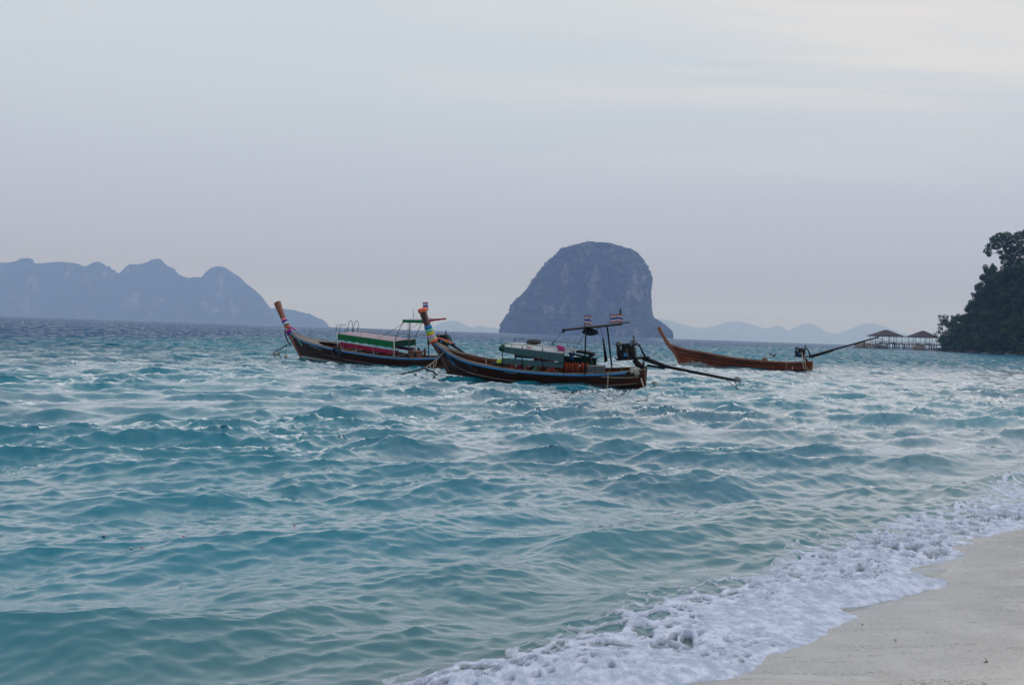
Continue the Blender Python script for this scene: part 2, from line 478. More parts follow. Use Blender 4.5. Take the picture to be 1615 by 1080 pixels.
# metre-long chop takes over where the mesh becomes coarse
def mul(nt, a, k):
    q = nt.nodes.new('ShaderNodeMath'); q.operation = 'MULTIPLY'; nt.links.new(a, q.inputs[0]); q.inputs[1].default_value = k; return q.outputs[0]
far = mrange(nt, off, 12, 90)
bp2 = N_.new('ShaderNodeBump'); bp2.inputs['Distance'].default_value = 0.17
L_.new(mul(nt, far, 1.0), bp2.inputs['Strength'])
L_.new(n2, bp2.inputs['Height']); L_.new(bp.outputs[0], bp2.inputs['Normal'])
# water body colour under a Fresnel mirror; a rough sea far out shows mostly the faces of its waves,
# so its effective reflectance is lower than that of a flat sheet
N_.remove(b)
df = N_.new('ShaderNodeBsdfDiffuse'); L_.new(c3, df.inputs['Color']); L_.new(bp2.outputs[0], df.inputs['Normal'])
gl = N_.new('ShaderNodeBsdfGlossy'); gl.inputs['Color'].default_value = (1, 1, 1, 1); L_.new(bp2.outputs[0], gl.inputs['Normal'])
L_.new(mrange(nt, off, 5, 120, 0.03, 0.14), gl.inputs['Roughness'])
fr_ = N_.new('ShaderNodeFresnel'); fr_.inputs['IOR'].default_value = 1.34; L_.new(bp2.outputs[0], fr_.inputs['Normal'])
damp0 = mrange(nt, off, 4, 105, 1.0, 0.37)
def mixf(nt, fac, v):
    q_ = nt.nodes.new('ShaderNodeMath'); q_.operation = 'MULTIPLY_ADD'; nt.links.new(fac, q_.inputs[0]); q_.inputs[1].default_value = -0.2; q_.inputs[2].default_value = 1.0
    w_ = nt.nodes.new('ShaderNodeMath'); w_.operation = 'MULTIPLY'; nt.links.new(q_.outputs[0], w_.inputs[0]); nt.links.new(v, w_.inputs[1]); return w_.outputs[0]
glint_noise = noise_n(nt, pos, 0.8, 7, (1.0, 0.30, 1), 0.03, 0.72)  # streaks put into the reflection strength, standing in for glinting wave crests far out
gm = N_.new('ShaderNodeMix'); gm.data_type = 'FLOAT'; L_.new(mrange(nt, off, 18, 90), gm.inputs[0]); gm.inputs[2].default_value = 1.0
L_.new(mrange(nt, glint_noise, 0.38, 0.62, 0.15, 1.65), gm.inputs[3])
dq = N_.new('ShaderNodeMath'); dq.operation = 'MULTIPLY'; L_.new(mixf(nt, dp, damp0), dq.inputs[0]); L_.new(gm.outputs[0], dq.inputs[1]); damp = dq.outputs[0]
mq = N_.new('ShaderNodeMath'); mq.operation = 'MULTIPLY'; L_.new(mul(nt, fr_.outputs[0], 1.6), mq.inputs[0]); L_.new(damp, mq.inputs[1])
mq.use_clamp = True; ms = N_.new('ShaderNodeMixShader'); L_.new(mq.outputs[0], ms.inputs[0]); L_.new(df.outputs[0], ms.inputs[1]); L_.new(gl.outputs[0], ms.inputs[2])
L_.new(ms.outputs[0], N_['Material Output'].inputs['Surface'])
MATS['sea_water'] = m
sea = link_mesh('sea', me, m)
tag(sea, 'choppy turquoise sea darkening to deep blue at the horizon', kind='structure')

# ------------------------------------------------------------------ beach
bu = np.concatenate([np.linspace(-70, -4, 60), np.arange(-4, 26, 0.055), np.geomspace(26, 420, 90)])     # along
bv = np.concatenate([-np.geomspace(90, 3.0, 26), np.arange(-2.95, 8, 0.055), np.geomspace(8, 260, 60)])    # across, + inland
dir_u = np.array([0.66, 0.75]); dir_v = np.array([0.75, -0.66]); org = np.array([-2.4 * K, 1.9 * K])
UU, VV = np.meshgrid(bu, bv, indexing='ij')
x = (org[0] + UU * dir_u[0] + VV * dir_v[0]).ravel(); y = (org[1] + UU * dir_u[1] + VV * dir_v[1]).ravel()
s = poly_dist(x, y, FRONT_C); z = sand_height(x, y, s)
near = 1 - sstep(12, 25, np.hypot(x, y))
# faint swash ridges left by earlier waves
wob = fbm(x * 0.35, y * 0.35, oct=3, seed=41) * 0.9
for k_, s0 in enumerate((0.75, 1.5, 2.4, 3.3)):
    d = (-s - s0 + wob * (0.5 + 0.3 * k_)) / 0.035
    z += near * 0.005 * np.exp(-d * d) * np.clip(fbm(x * 0.7, y * 0.7, oct=2, seed=50 + k_) * 2 + 0.6, 0, 1)
z += near * 0.0022 * fbm(x * 9, y * 9, oct=3, seed=61)
V = np.stack([x, y, z], -1); Q = grid_quads(len(bu), len(bv), (s < 22))[:, ::-1]
V, Q, (s_,) = compact(V, Q, [s])
me = np_mesh('sand_beach', V, Q); add_attr(me, 'offshore', s_)
m = bpy.data.materials.new('wet_sand'); m.use_nodes = True; nt = m.node_tree; b = nt.nodes['Principled BSDF']
g = nt.nodes.new('ShaderNodeNewGeometry'); pos = g.outputs['Position']; off = attr(nt, 'offshore')
gr = noise_n(nt, pos, 160, 3, rough=0.7); md = noise_n(nt, pos, 2.2, 6, (1, 1, 1), 0, 0.6)
c = mixc(nt, mrange(nt, md, 0.35, 0.68), (0.46, 0.43, 0.405), (0.58, 0.55, 0.52))
c = mixc(nt, mrange(nt, gr, 0.56, 0.72), c, (0.30, 0.265, 0.225))
gr2 = noise_n(nt, pos, 26, 5, rough=0.75)
c = mixc(nt, mul(nt, mrange(nt, gr2, 0.50, 0.68), 0.75), c, (0.24, 0.225, 0.21))
# strand lines of dark grit and of drying foam
st = noise_n(nt, pos, 2.6, 7, (0.55, 2.6, 1), -0.05, 0.62, 0.8)
grit = noise_n(nt, pos, 42, 3)
mt = nt.nodes.new('ShaderNodeMath'); mt.operation = 'MULTIPLY'
nt.links.new(mrange(nt, st, 0.53, 0.60), mt.inputs[0]); nt.links.new(mrange(nt, grit, 0.5, 0.62), mt.inputs[1])
c = mixc(nt, mt.outputs[0], c, (0.16, 0.14, 0.12))
st2 = noise_n(nt, pos, 1.15, 6, (0.35, 2.2, 1), -0.12, 0.6, 0.9)
mt2 = nt.nodes.new('ShaderNodeMath'); mt2.operation = 'MULTIPLY'; mt2.inputs[1].default_value = 0.55
nt.links.new(mrange(nt, st2, 0.575, 0.66), mt2.inputs[0])
c = mixc(nt, mt2.outputs[0], c, (0.68, 0.68, 0.72))
wet = mrange(nt, off, -1.6, -0.2)
c = mixc(nt, mul(nt, wet, 0.45), c, (0.30, 0.285, 0.27))
nt.links.new(c, b.inputs['Base Color'])
rg = nt.nodes.new('ShaderNodeMath'); rg.operation = 'MULTIPLY_ADD'; nt.links.new(wet, rg.inputs[0]); rg.inputs[1].default_value = -0.16; nt.links.new(mrange(nt, md, 0.3, 0.7, 0.26, 0.44), rg.inputs[2]); nt.links.new(rg.outputs[0], b.inputs['Roughness'])
bp = nt.nodes.new('ShaderNodeBump'); bp.inputs['Strength'].default_value = 0.5; bp.inputs['Distance'].default_value = 0.006
nt.links.new(noise_n(nt, pos, 55, 5, rough=0.7), bp.inputs['Height']); nt.links.new(bp.outputs[0], b.inputs['Normal'])
MATS['wet_sand'] = m
tag(link_mesh('sand_beach', me, m), 'pale wet sand beach sloping into the foam', kind='structure')

# ------------------------------------------------------------------ foam of the broken wave
def foam_field(x, y, s, bdist):
    """0 at the swash edge .. 1 at the back edge"""
    t = s / np.maximum(s + bdist, 1e-3)
    wx = x + 0.25 * fbm(x * 1.4, y * 1.4, oct=3, seed=71); wy = y + 0.25 * fbm(x * 1.4 + 9, y * 1.4, oct=3, seed=72)
    # foam streets run along the shore
    a = wx * 0.66 + wy * 0.75; c = wx * 0.75 - wy * 0.66
    d1, d2 = worley(a * 2.6, c * 4.6, 3); lace = 1 - sstep(0.04, 0.42, d2 - d1)
    e1, e2 = worley(a * 8.0, c * 12.0, 4); lace2 = 1 - sstep(0.05, 0.5, e2 - e1)
    big = fbm(a * 0.55, c * 1.1, oct=4, seed=73)
    dens = 1.12 - 0.95 * t + 1.0 * big
    cov = np.clip(dens, 0, 1.2) + 0.75 * (lace - 0.5) + 0.5 * (lace2 - 0.5)
    edge_noise = 0.05 * fbm(x * 5, y * 5, oct=3, seed=74)
    m = sstep(0.30, 0.72, cov) * sstep(-0.02, 0.05, s + edge_noise) * (1 - sstep(0.72, 1.15, t + 0.22 * big))
    return t, m, a, c

fr = [4.3]
while fr[-1] < 42: fr.append(fr[-1] + max(0.0105, fr[-1] ** 2 / 2150 * 0.55))
fr = np.array(fr); ft = np.radians(np.arange(-12, 33, 0.066))
print('foam grid', len(fr), len(ft))
RR, TT = np.meshgrid(fr, ft, indexing='ij'); x = (RR * np.sin(TT)).ravel(); y = (RR * np.cos(TT)).ravel()
s = poly_dist(x, y, FRONT); bd = np.maximum(-poly_dist(x, y, BACK), 0)
near_band = (s > -0.12) & (poly_dist(x, y, BACK) < 1.0)
idx = np.where(near_band)[0]
xs, ys, ss = x[idx], y[idx], s[idx]
bb = poly_dist(xs, ys, BACK); t, mask, a_, c_ = foam_field(xs, ys, np.maximum(ss, 0), np.maximum(-bb, 0.0) + 0.05)
mask = mask * (1 - sstep(-0.1, 0.45, bb)) * (ss > -0.1)
sc_ = poly_dist(xs, ys, FRONT_C)
fsp = np.repeat(np.gradient(fr), len(ft))[idx]
SX, SY, SZ = sea_surface(xs, ys, sc_, np.maximum(fsp, 0.03))
base = np.maximum(SZ, sand_height(xs, ys, sc_) + 0.004)
def puff(px_, py_, f, seed):
    d1, _ = worley(px_ * f, py_ * f, seed); return np.sqrt(np.clip(1 - (d1 / 0.75) ** 2, 0, 1))
wxx = xs + 0.10 * fbm(xs * 3, ys * 3, oct=2, seed=81); wyy = ys + 0.10 * fbm(xs * 3 + 5, ys * 3, oct=2, seed=82)
lump = 0.50 * puff(wxx, wyy, 2.4, 91) + 0.30 * puff(wxx, wyy, 5.5, 92) + 0.22 * puff(wxx, wyy, 12, 93) + 0.14 * puff(wxx, wyy, 26, 94)
roll = np.exp(-((ss - 0.45 - 0.25 * fbm(xs * 0.8, ys * 0.8, oct=2, seed=95)) / 0.38) ** 2) + 0.55 * np.exp(-((ss - 1.5 - 0.5 * fbm(xs * 0.5, ys * 0.5, oct=2, seed=96)) / 0.35) ** 2)
thick = (0.003 + 0.014 * lump + (0.080 * lump + 0.004) * roll * (0.45 + 0.9 * np.clip(fbm(xs * 0.7, ys * 0.7, oct=2, seed=97) + 0.45, 0, 1))) * (1 - sstep(0.3, 1.0, t) * 0.6) * (1 - 0.6 * sstep(9, 16, np.hypot(xs, ys)))
edge_r = np.clip((ss + 0.03) / 0.22, 0, 1) ** 0.6
zf = base - 0.012 + (thick + 0.012) * sstep(0.0, 0.55, mask) ** 0.6 * edge_r
cover = np.zeros(len(x)); cover[idx] = np.clip(mask * (0.35 + 0.9 * lump) + 0.5 * roll * mask - 0.35 * sstep(.1, .5, t) * (1 - lump) + 0.28 * fbm(xs * 13, ys * 13, oct=3, seed=99) - 0.05, 0, 1)
V = np.zeros((len(x), 3)); V[:, 2] = -9; on_sea = sstep(-0.01, 0.02, SZ - sand_height(xs, ys, sc_))
V[idx] = np.stack([xs + (SX - xs) * on_sea, ys + (SY - ys) * on_sea, zf], -1)
keep = np.zeros(len(x), bool); keep[idx] = (mask > 0.06) & (cover[idx] + 0.5 * mask > 0.16)
i, j = np.meshgrid(np.arange(len(fr) - 1), np.arange(len(ft) - 1), indexing='ij'); a0 = (i * len(ft) + j)
Q = np.stack([a0 + 1, a0 + len(ft) + 1, a0 + len(ft), a0], -1).reshape(-1, 4)
nb = np.zeros(len(x), bool); nb[idx] = True
Q = Q[keep[Q].any(1) & nb[Q].all(1)]
V, Q, (cover,) = compact(V, Q, [cover]); print('foam quads', len(Q))
me = np_mesh('sea_foam', V, Q); add_attr(me, 'cover', cover)
foam_mat = bpy.data.materials.new('foam'); foam_mat.use_nodes = True; nt = foam_mat.node_tree; b = nt.nodes['Principled BSDF']
g = nt.nodes.new('ShaderNodeNewGeometry'); pos = g.outputs['Position']
fn = noise_n(nt, pos, 9.0, 8, rough=0.72)
c = mixc(nt, mrange(nt, fn, 0.38, 0.66), (0.37, 0.43, 0.56), (0.67, 0.71, 0.87))
c = mixc(nt, mrange(nt, attr(nt, 'cover'), 0.08, 0.70), (0.33, 0.385, 0.44), c)
nt.links.new(c, b.inputs['Base Color']); b.inputs['Roughness'].default_value = 0.55
vo = nt.nodes.new('ShaderNodeTexVoronoi'); vo.inputs['Scale'].default_value = 75; nt.links.new(pos, vo.inputs['Vector'])
bp = nt.nodes.new('ShaderNodeBump'); bp.inputs['Strength'].default_value = 0.55; bp.inputs['Distance'].default_value = 0.008; bp.invert = True
nt.links.new(vo.outputs['Distance'], bp.inputs['Height']); nt.links.new(bp.outputs[0], b.inputs['Normal'])
MATS['foam'] = foam_mat
tag(link_mesh('sea_foam', me, foam_mat), 'lacy white foam of a broken wave washing onto the wet sand', 'foam', kind='stuff')
# ------------------------------------------------------------------ islands
def island_material(name, green, rock, rock_amt, scale):
    m = bpy.data.materials.new(name); m.use_nodes = True; nt = m.node_tree; b = nt.nodes['Principled BSDF']
    g = nt.nodes.new('ShaderNodeNewGeometry'); pos = g.outputs['Position']
    n1 = noise_n(nt, pos, scale, 6, (1, 1, 0.45), 0, 0.62, 0.4); n2 = noise_n(nt, pos, scale * 5, 4, rough=0.7)
    gcol = mixc(nt, mrange(nt, n2, 0.35, 0.65), green, tuple(c * 1.8 for c in green))
    rk = mixc(nt, mrange(nt, n2, 0.4, 0.6), rock, tuple(c * 0.55 for c in rock))
    sz = nt.nodes.new('ShaderNodeSeparateXYZ'); nt.links.new(g.outputs['Normal'], sz.inputs[0])
    steep = mrange(nt, sz.outputs[2], 0.62, 0.30)
    mm = nt.nodes.new('ShaderNodeMath'); mm.operation = 'MULTIPLY'
    nt.links.new(mrange(nt, n1, rock_amt, rock_amt + 0.09), mm.inputs[0]); nt.links.new(steep, mm.inputs[1])
    nt.links.new(mixc(nt, mm.outputs[0], gcol, rk), b.inputs['Base Color']); b.inputs['Roughness'].default_value = 0.9
    b.inputs['Specular IOR Level'].default_value = 0.1
    return m

def curve_drop(x, y): return (x * x + y * y) / (2 * REARTH)

def karst(name, Y, prof, depth, mat, label, seed, rough=9.0, nz=190, nt_=420):
    """a steep-sided rock: prof = list of (height fraction, left px, right px) read as metres at distance Y"""
    Yc = Y + depth; base = at(925, 527, Yc); top = at(925, 381, Yc)
    z0 = -curve_drop(base.x, Y) - 4; H = top.z - z0
    hs = np.array([p[0] for p in prof]); Lp = np.array([p[1] for p in prof]); Rp = np.array([p[2] for p in prof]) - 5.0
    zz = 1 - (1 - np.linspace(0, 1, nz)) ** 1.8
    Lx = np.interp(zz, hs, Lp); Rx = np.interp(zz, hs, Rp)
    ll = (Lx - 807.5) / FPX * Yc; rr = (Rx - 807.5) / FPX * Yc
    cx = (ll + rr) / 2; hw = (rr - ll) / 2
    T = np.linspace(0, 2 * np.pi, nt_, endpoint=False)
    ZZ, TT = np.meshgrid(np.arange(nz), T, indexing='ij')
    ct, st_ = np.cos(TT), np.sin(TT)
    X = cx[ZZ] + hw[ZZ] * np.sign(ct) * np.abs(ct) ** 0.9; Yv = Y + depth + hw[ZZ] * depth / hw.max() * np.sign(st_) * np.abs(st_) ** 0.9
    Zv = z0 + zz[ZZ] * H
    d = rough * 1.9 * fbm(X / 60, Yv / 60, Zv / 110, 3, seed) + rough * 0.9 * fbm(X / 14, Yv / 14, Zv / 18, 3, seed + 5) + rough * 0.45 * fbm(X / 9, Yv / 9, Zv / 9, 2, seed + 9)
    fade = np.clip(hw[ZZ] / (0.25 * hw.max()), 0, 1)
    X += ct * d * fade; Yv += st_ * d * fade * 2; Zv += 0.35 * d * (zz[ZZ] > 0.3)
    V = np.stack([X, Yv, Zv], -1).reshape(-1, 3)
    a = np.arange((nz - 1) * nt_).reshape(nz - 1, nt_)
    Q = np.stack([a, np.roll(a, -1, 1), np.roll(a, -1, 1) + nt_, a + nt_], -1).reshape(-1, 4)
    me = np_mesh(name, V, Q)
    o = link_mesh(name, me, mat); tag(o, label, kind='structure'); return o

ROCKY = island_material('karst_rock', (0.014, 0.022, 0.012), (0.22, 0.175, 0.155), 0.505, 0.014)
def hf(y_): return (527 - y_) / (527 - 382.)
PROF = [(0, 789, 1064), (hf(517), 790, 1063), (hf(509), 794, 1057), (hf(500), 799, 1046), (hf(495), 803, 1035), (hf(483), 806, 1029), (hf(471), 817, 1028), (hf(459), 827, 1027),
        (hf(445), 834, 1026), (hf(433), 841, 1025.5), (hf(421), 855, 1022), (hf(410), 868, 1016), (hf(402), 876, 1008), (hf(395), 886, 997), (hf(390), 896, 986), (hf(386), 910, 975), (hf(383), 926, 962), (1, 940, 948)]
karst('rock_island', 3300.0, PROF, 200.0, ROCKY, 'steep dome shaped limestone island with pale cliff patches', 3)

def ridge(name, Y, sil, depth, mat, label, seed, nu=620, nv=46, rough=1.0, low=True):
    px = np.array([p[0] for p in sil], float); py = np.array([p[1] for p in sil], float)
    u = np.linspace(px[0], px[-1], nu)
    yy = np.interp(u, px, py)
    hor = 497.0 + 0.0337 * u
    zt = (hor - yy) / FPX * Y
    X = (u - 807.5) / FPX * Y
    drop = curve_drop(X, Y)
    v = np.linspace(0, 1, nv)
    shape = np.where(v < 0.5, sstep(0, 0.42, v) ** 0.8, 1 - 0.8 * sstep(0.5, 1.0, v))
    UU, VV = np.meshgrid(np.arange(nu), np.arange(nv), indexing='ij')
    Xg = X[UU] * (1 + (v[VV] - 0.4) * depth / Y); Yg = Y + (v[VV] - 0.4) * depth
    n = fbm(Xg / 90, Yg / 90, oct=4, seed=seed)
    fine = fbm(Xg / 42, Yg / 42, oct=3, seed=seed + 4)
    h = np.maximum(zt[UU], 0) * shape[VV] * (1 - rough * (0.38 * np.abs(n) * (1 - np.exp(-((v[VV] - 0.44) / 0.05) ** 2)))) + rough * 6.0 * fine * np.clip(zt[UU] / 40, 0, 1) * (v[VV] > 0.03)
    Zg = -drop[UU] - 6 + h + (drop[UU] + 6) * np.clip(shape[VV] * zt[UU] / 25, 0, 1)
    V = np.stack([Xg, Yg, Zg], -1).reshape(-1, 3)
    o = link_mesh(name, np_mesh(name, V, grid_quads(nu, nv)[:, ::-1]), mat); tag(o, label, kind='structure'); return o

LEFT = [(-420, 470), (-340, 440), (-260, 425), (-160, 430), (-80, 418), (-20, 413), (10, 413), (24, 411), (28, 407.5), (38, 406), (47, 408), (52, 415), (70, 414), (88, 412), (105, 413), (120, 416), (131, 420),
        (140, 415), (146, 412), (153, 412), (160, 416), (166, 420), (170, 418), (173, 424), (178, 425), (181, 430), (186, 430), (194, 421), (200, 417), (215, 416), (229, 413), (235, 408), (243, 407), (250, 408), (257, 416),
        (264, 420), (272, 424), (280, 433), (290, 437), (297, 438), (301, 436), (315, 436), (322, 428), (330, 421), (340, 419), (352, 421), (363, 428), (376, 437), (387, 448), (400, 457), (410, 466), (418, 477), (424, 484), (430, 497), (434, 512)]
GREENS = island_material('island_woods', (0.020, 0.032, 0.020), (0.28, 0.23, 0.21), 0.56, 0.012)
ridge('long_island', 7600.0, LEFT, 500, GREENS, 'long humped island ridge on the left of the horizon', 11)
RIGHTEND = [(400, 500), (415, 490), (424, 485), (436, 485), (444, 487), (455, 488), (462, 487), (466, 489), (478, 493), (483, 495), (486, 494), (496, 499), (506, 503), (513, 508), (521, 515)]
ridge('low_headland', 8300.0, RIGHTEND, 420, GREENS, 'low wooded point trailing off the long island', 12, nu=160)
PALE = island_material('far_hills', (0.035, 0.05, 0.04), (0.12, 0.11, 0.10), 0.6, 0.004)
ridge('far_hills', 15500.0, [(672, 522), (680, 517), (690, 511), (700, 507), (712, 505), (722, 506.5), (732, 511), (740, 516), (746, 516), (752, 514), (758, 513), (766, 515.5), (780, 517), (795, 519), (810, 523.5)], 1200, PALE, 'pale blue hill low on the horizon between the boats', 13, rough=0.5)
ridge('far_hills', 16500.0, [(985, 524), (1010, 512), (1030, 503), (1045, 503), (1058, 506), (1075, 511), (1095, 516), (1107, 517), (1120, 515), (1140, 509.5), (1150, 506), (1160, 506), (1172, 508), (1190, 513), (1205, 518), (1212, 517), (1224, 513), (1230, 514), (1243, 521), (1252, 516),
        (1262, 511), (1272, 510), (1282, 511), (1295, 518), (1305, 524), (1316, 527), (1330, 522), (1345, 516), (1358, 511), (1372, 509), (1388, 512), (1400, 517), (1420, 524), (1440, 528), (1470, 534), (1500, 538), (1560, 543), (1640, 551)], 1500, PALE, 'faint blue chain of hills right of the dome rock', 14, rough=0.5)
# small skerry beside the dome
sk = ridge('skerry', 3500.0, [(1062, 533), (1066, 531.6), (1071, 530.8), (1076, 531.4), (1082, 533.4)], 60, ROCKY, 'tiny dark skerry beside the foot of the dome rock', 15, nu=40, nv=12, rough=0.2)

# ------------------------------------------------------------------ haze
hz = MB(); hz.box((0, 9000 - 400, 260 - 20), (30000, 19500, 560))
hm = bpy.data.materials.new('haze'); hm.use_nodes = True; hn = hm.node_tree; hn.nodes.clear()
ho = hn.nodes.new('ShaderNodeOutputMaterial'); hv = hn.nodes.new('ShaderNodeVolumePrincipled')
hv.inputs['Color'].default_value = (0.39, 0.56, 1.0, 1); hv.inputs['Absorption Color'].default_value = (1, 1, 1, 1)
hv.inputs['Density'].default_value = 0.000185; hv.inputs['Anisotropy'].default_value = 0.0
hn.links.new(hv.outputs[0], ho.inputs['Volume'])
haze = hz.build('haze', hm); tag(haze, 'thin bluish evening haze over the sea', kind='stuff')
# ------------------------------------------------------------------ boats
def hullmat(name, wood, wood2, paint=None, bottom=(0.09, 0.015, 0.015), band=(0.42, 0.50, 0.47), band_x=8.6, pw=0.75):
    m = bpy.data.materials.new(name); m.use_nodes = True; nt = m.node_tree; b = nt.nodes['Principled BSDF']
    tc = nt.nodes.new('ShaderNodeTexCoord'); pos = tc.outputs['Object']
    grain = noise_n(nt, pos, 1.6, 7, (0.5, 1, 5.0), 0, 0.7, 0.5)
    blot = noise_n(nt, pos, 1.1, 5, (0.6, 1, 1.6), 0, 0.62)
    c = mixc(nt, mrange(nt, grain, 0.36, 0.64), wood, wood2)
    c = mixc(nt, mul(nt, mrange(nt, blot, 0.48, 0.66), 0.75), c, tuple(v * 0.35 for v in wood))
    sx = nt.nodes.new('ShaderNodeSeparateXYZ'); nt.links.new(pos, sx.inputs[0])
    seam = attr(nt, 'seam')
    if paint:
        w = noise_n(nt, pos, 2.2, 5)
        a = nt.nodes.new('ShaderNodeMath'); a.operation = 'ADD'; nt.links.new(sx.outputs[0], a.inputs[0]); nt.links.new(mul(nt, w, 1.2), a.inputs[1])
        c = mixc(nt, mul(nt, mrange(nt, a.outputs[0], band_x + 0.3, band_x + 1.0), pw), c, paint)
    # painted waterline band towards the bow, antifouling below it
    zs = nt.nodes.new('ShaderNodeMath'); zs.operation = 'MULTIPLY_ADD'; nt.links.new(sx.outputs[0], zs.inputs[0]); zs.inputs[1].default_value = -0.062; nt.links.new(sx.outputs[2], zs.inputs[2])
    lim = -0.062 * 11.2 + 0.27
    c = mixc(nt, mrange(nt, zs.outputs[0], lim + 0.005, lim - 0.005, 0, 1, False), c, band)
    c = mixc(nt, mrange(nt, zs.outputs[0], lim - 0.115, lim - 0.13, 0, 1, False), c, bottom)
    c = mixc(nt, mul(nt, seam, 0.8), c, (0.012, 0.010, 0.009))
    nt.links.new(c, b.inputs['Base Color'])
    nt.links.new(mrange(nt, grain, 0.3, 0.7, 0.5, 0.7), b.inputs['Roughness']); b.inputs['Specular IOR Level'].default_value = 0.22
    bp = nt.nodes.new('ShaderNodeBump'); bp.inputs['Strength'].default_value = 0.4; bp.inputs['Distance'].default_value = 0.01
    nt.links.new(grain, bp.inputs['Height']); nt.links.new(bp.outputs[0], b.inputs['Normal'])
    return m

WOOD = principled('weathered_wood', (0.135, 0.105, 0.085), 0.75, noise=(3.0, (0.23, 0.19, 0.16), 0.35, 0.65, (0.6, 4, 4)), bump=(6, 0.4, 0.02, (0.5, 5, 5)))
DECK = principled('grey_deck_wood', (0.22, 0.19, 0.175), 0.8, noise=(2.5, (0.13, 0.105, 0.09), 0.4, 0.7, (0.7, 6, 1)), bump=(8, 0.5, 0.02, (0.4, 8, 1)))
BROWN = principled('brown_wood', (0.14, 0.055, 0.025), 0.55, noise=(3.0, (0.07, 0.028, 0.014), 0.35, 0.65, (0.6, 4, 4)), bump=(7, 0.3, 0.015, (0.6, 5, 5)))
POSTW = principled('post_wood', (0.27, 0.085, 0.035), 0.5, noise=(4.0, (0.15, 0.055, 0.028), 0.35, 0.65, (4, 4, 0.7)), bump=(9, 0.3, 0.01, (5, 5, 0.6)))
POSTD = principled('dark_post_wood', (0.090, 0.028, 0.016), 0.5, noise=(4.0, (0.045, 0.02, 0.018), 0.35, 0.65, (4, 4, 0.7)), bump=(9, 0.3, 0.01, (5, 5, 0.6)))
REDW = principled('red_brown_wood', (0.25, 0.075, 0.025), 0.5, noise=(3.0, (0.13, 0.038, 0.015), 0.35, 0.65, (0.6, 4, 4)), bump=(7, 0.3, 0.015, (0.6, 5, 5)))
BLUE = principled('blue_paint', (0.020, 0.20, 0.50), 0.45, noise=(5, (0.02, 0.13, 0.30), 0.4, 0.7))
BLACK = principled('black_iron', (0.006, 0.006, 0.007), 0.55, spec=0.2, noise=(12, (0.022, 0.014, 0.010), 0.5, 0.75))
GREYM = principled('grey_metal', (0.12, 0.13, 0.14), 0.45, 0.4, noise=(9, (0.07, 0.06, 0.05), 0.45, 0.7))
RUST = principled('rusty_iron', (0.14, 0.06, 0.035), 0.8, noise=(10, (0.05, 0.03, 0.02), 0.4, 0.6))
STEEL = principled('pale_steel', (0.45, 0.45, 0.44), 0.35, 0.6)
WHITE = principled('white_paint', (0.62, 0.62, 0.60), 0.5, noise=(6, (0.42, 0.40, 0.36), 0.5, 0.75))
RUBBER = principled('black_rubber', (0.015, 0.015, 0.016), 0.7)
ROPE = principled('pale_rope', (0.38, 0.33, 0.26), 0.9, bump=(60, 0.6, 0.01))
ROPED = principled('dark_rope', (0.05, 0.038, 0.028), 0.9, bump=(60, 0.6, 0.01))
def cloth(name, c, c2=None): return principled(name, c, 0.85, spec=0.2, noise=(5, c2 or tuple(v * 0.7 for v in c), 0.4, 0.7), bump=(5, 0.5, 0.03))
GREEN = cloth('green_tarp', (0.008, 0.15, 0.045)); DGREEN = cloth('dark_green_tarp', (0.006, 0.055, 0.03)); CRIM = cloth('crimson_board', (0.30, 0.012, 0.05))
TEAL = cloth('grey_green_board', (0.055, 0.115, 0.125)); TARP = cloth('pale_tarp', (0.44, 0.47, 0.49), (0.33, 0.34, 0.36)); PINKT = cloth('pink_tarp', (0.42, 0.27, 0.32), (0.30, 0.36, 0.38))
ORANGE = cloth('orange_fabric', (0.30, 0.055, 0.018)); LIME = cloth('lime_fabric', (0.42, 0.55, 0.05)); RIB = {}
for n_, c_ in dict(coral=(0.80, 0.16, 0.09), sky_blue=(0.03, 0.20, 0.45), mint=(0.20, 0.52, 0.36), yellow=(0.55, 0.45, 0.02), lilac=(0.50, 0.34, 0.50), lime=(0.45, 0.66, 0.36), pink=(0.78, 0.22, 0.28),
                   white=(0.62, 0.66, 0.66), dark_green=(0.02, 0.12, 0.07), orange=(0.82, 0.14, 0.03), magenta=(0.55, 0.03, 0.22), violet=(0.09, 0.04, 0.30)).items():
    RIB[n_] = cloth(n_ + '_ribbon', c_)

FADED = cloth('faded_yellow_paint', (0.22, 0.22, 0.09))
def smooth_profile(pts, xs):
    p = np.array(sorted(pts)); y = np.interp(xs, p[:, 0], p[:, 1])
    k = np.ones(9) / 9; yp = np.concatenate([2 * y[0] - y[4:0:-1], y, 2 * y[-1] - y[-2:-6:-1]]); return np.convolve(yp, k, 'valid')

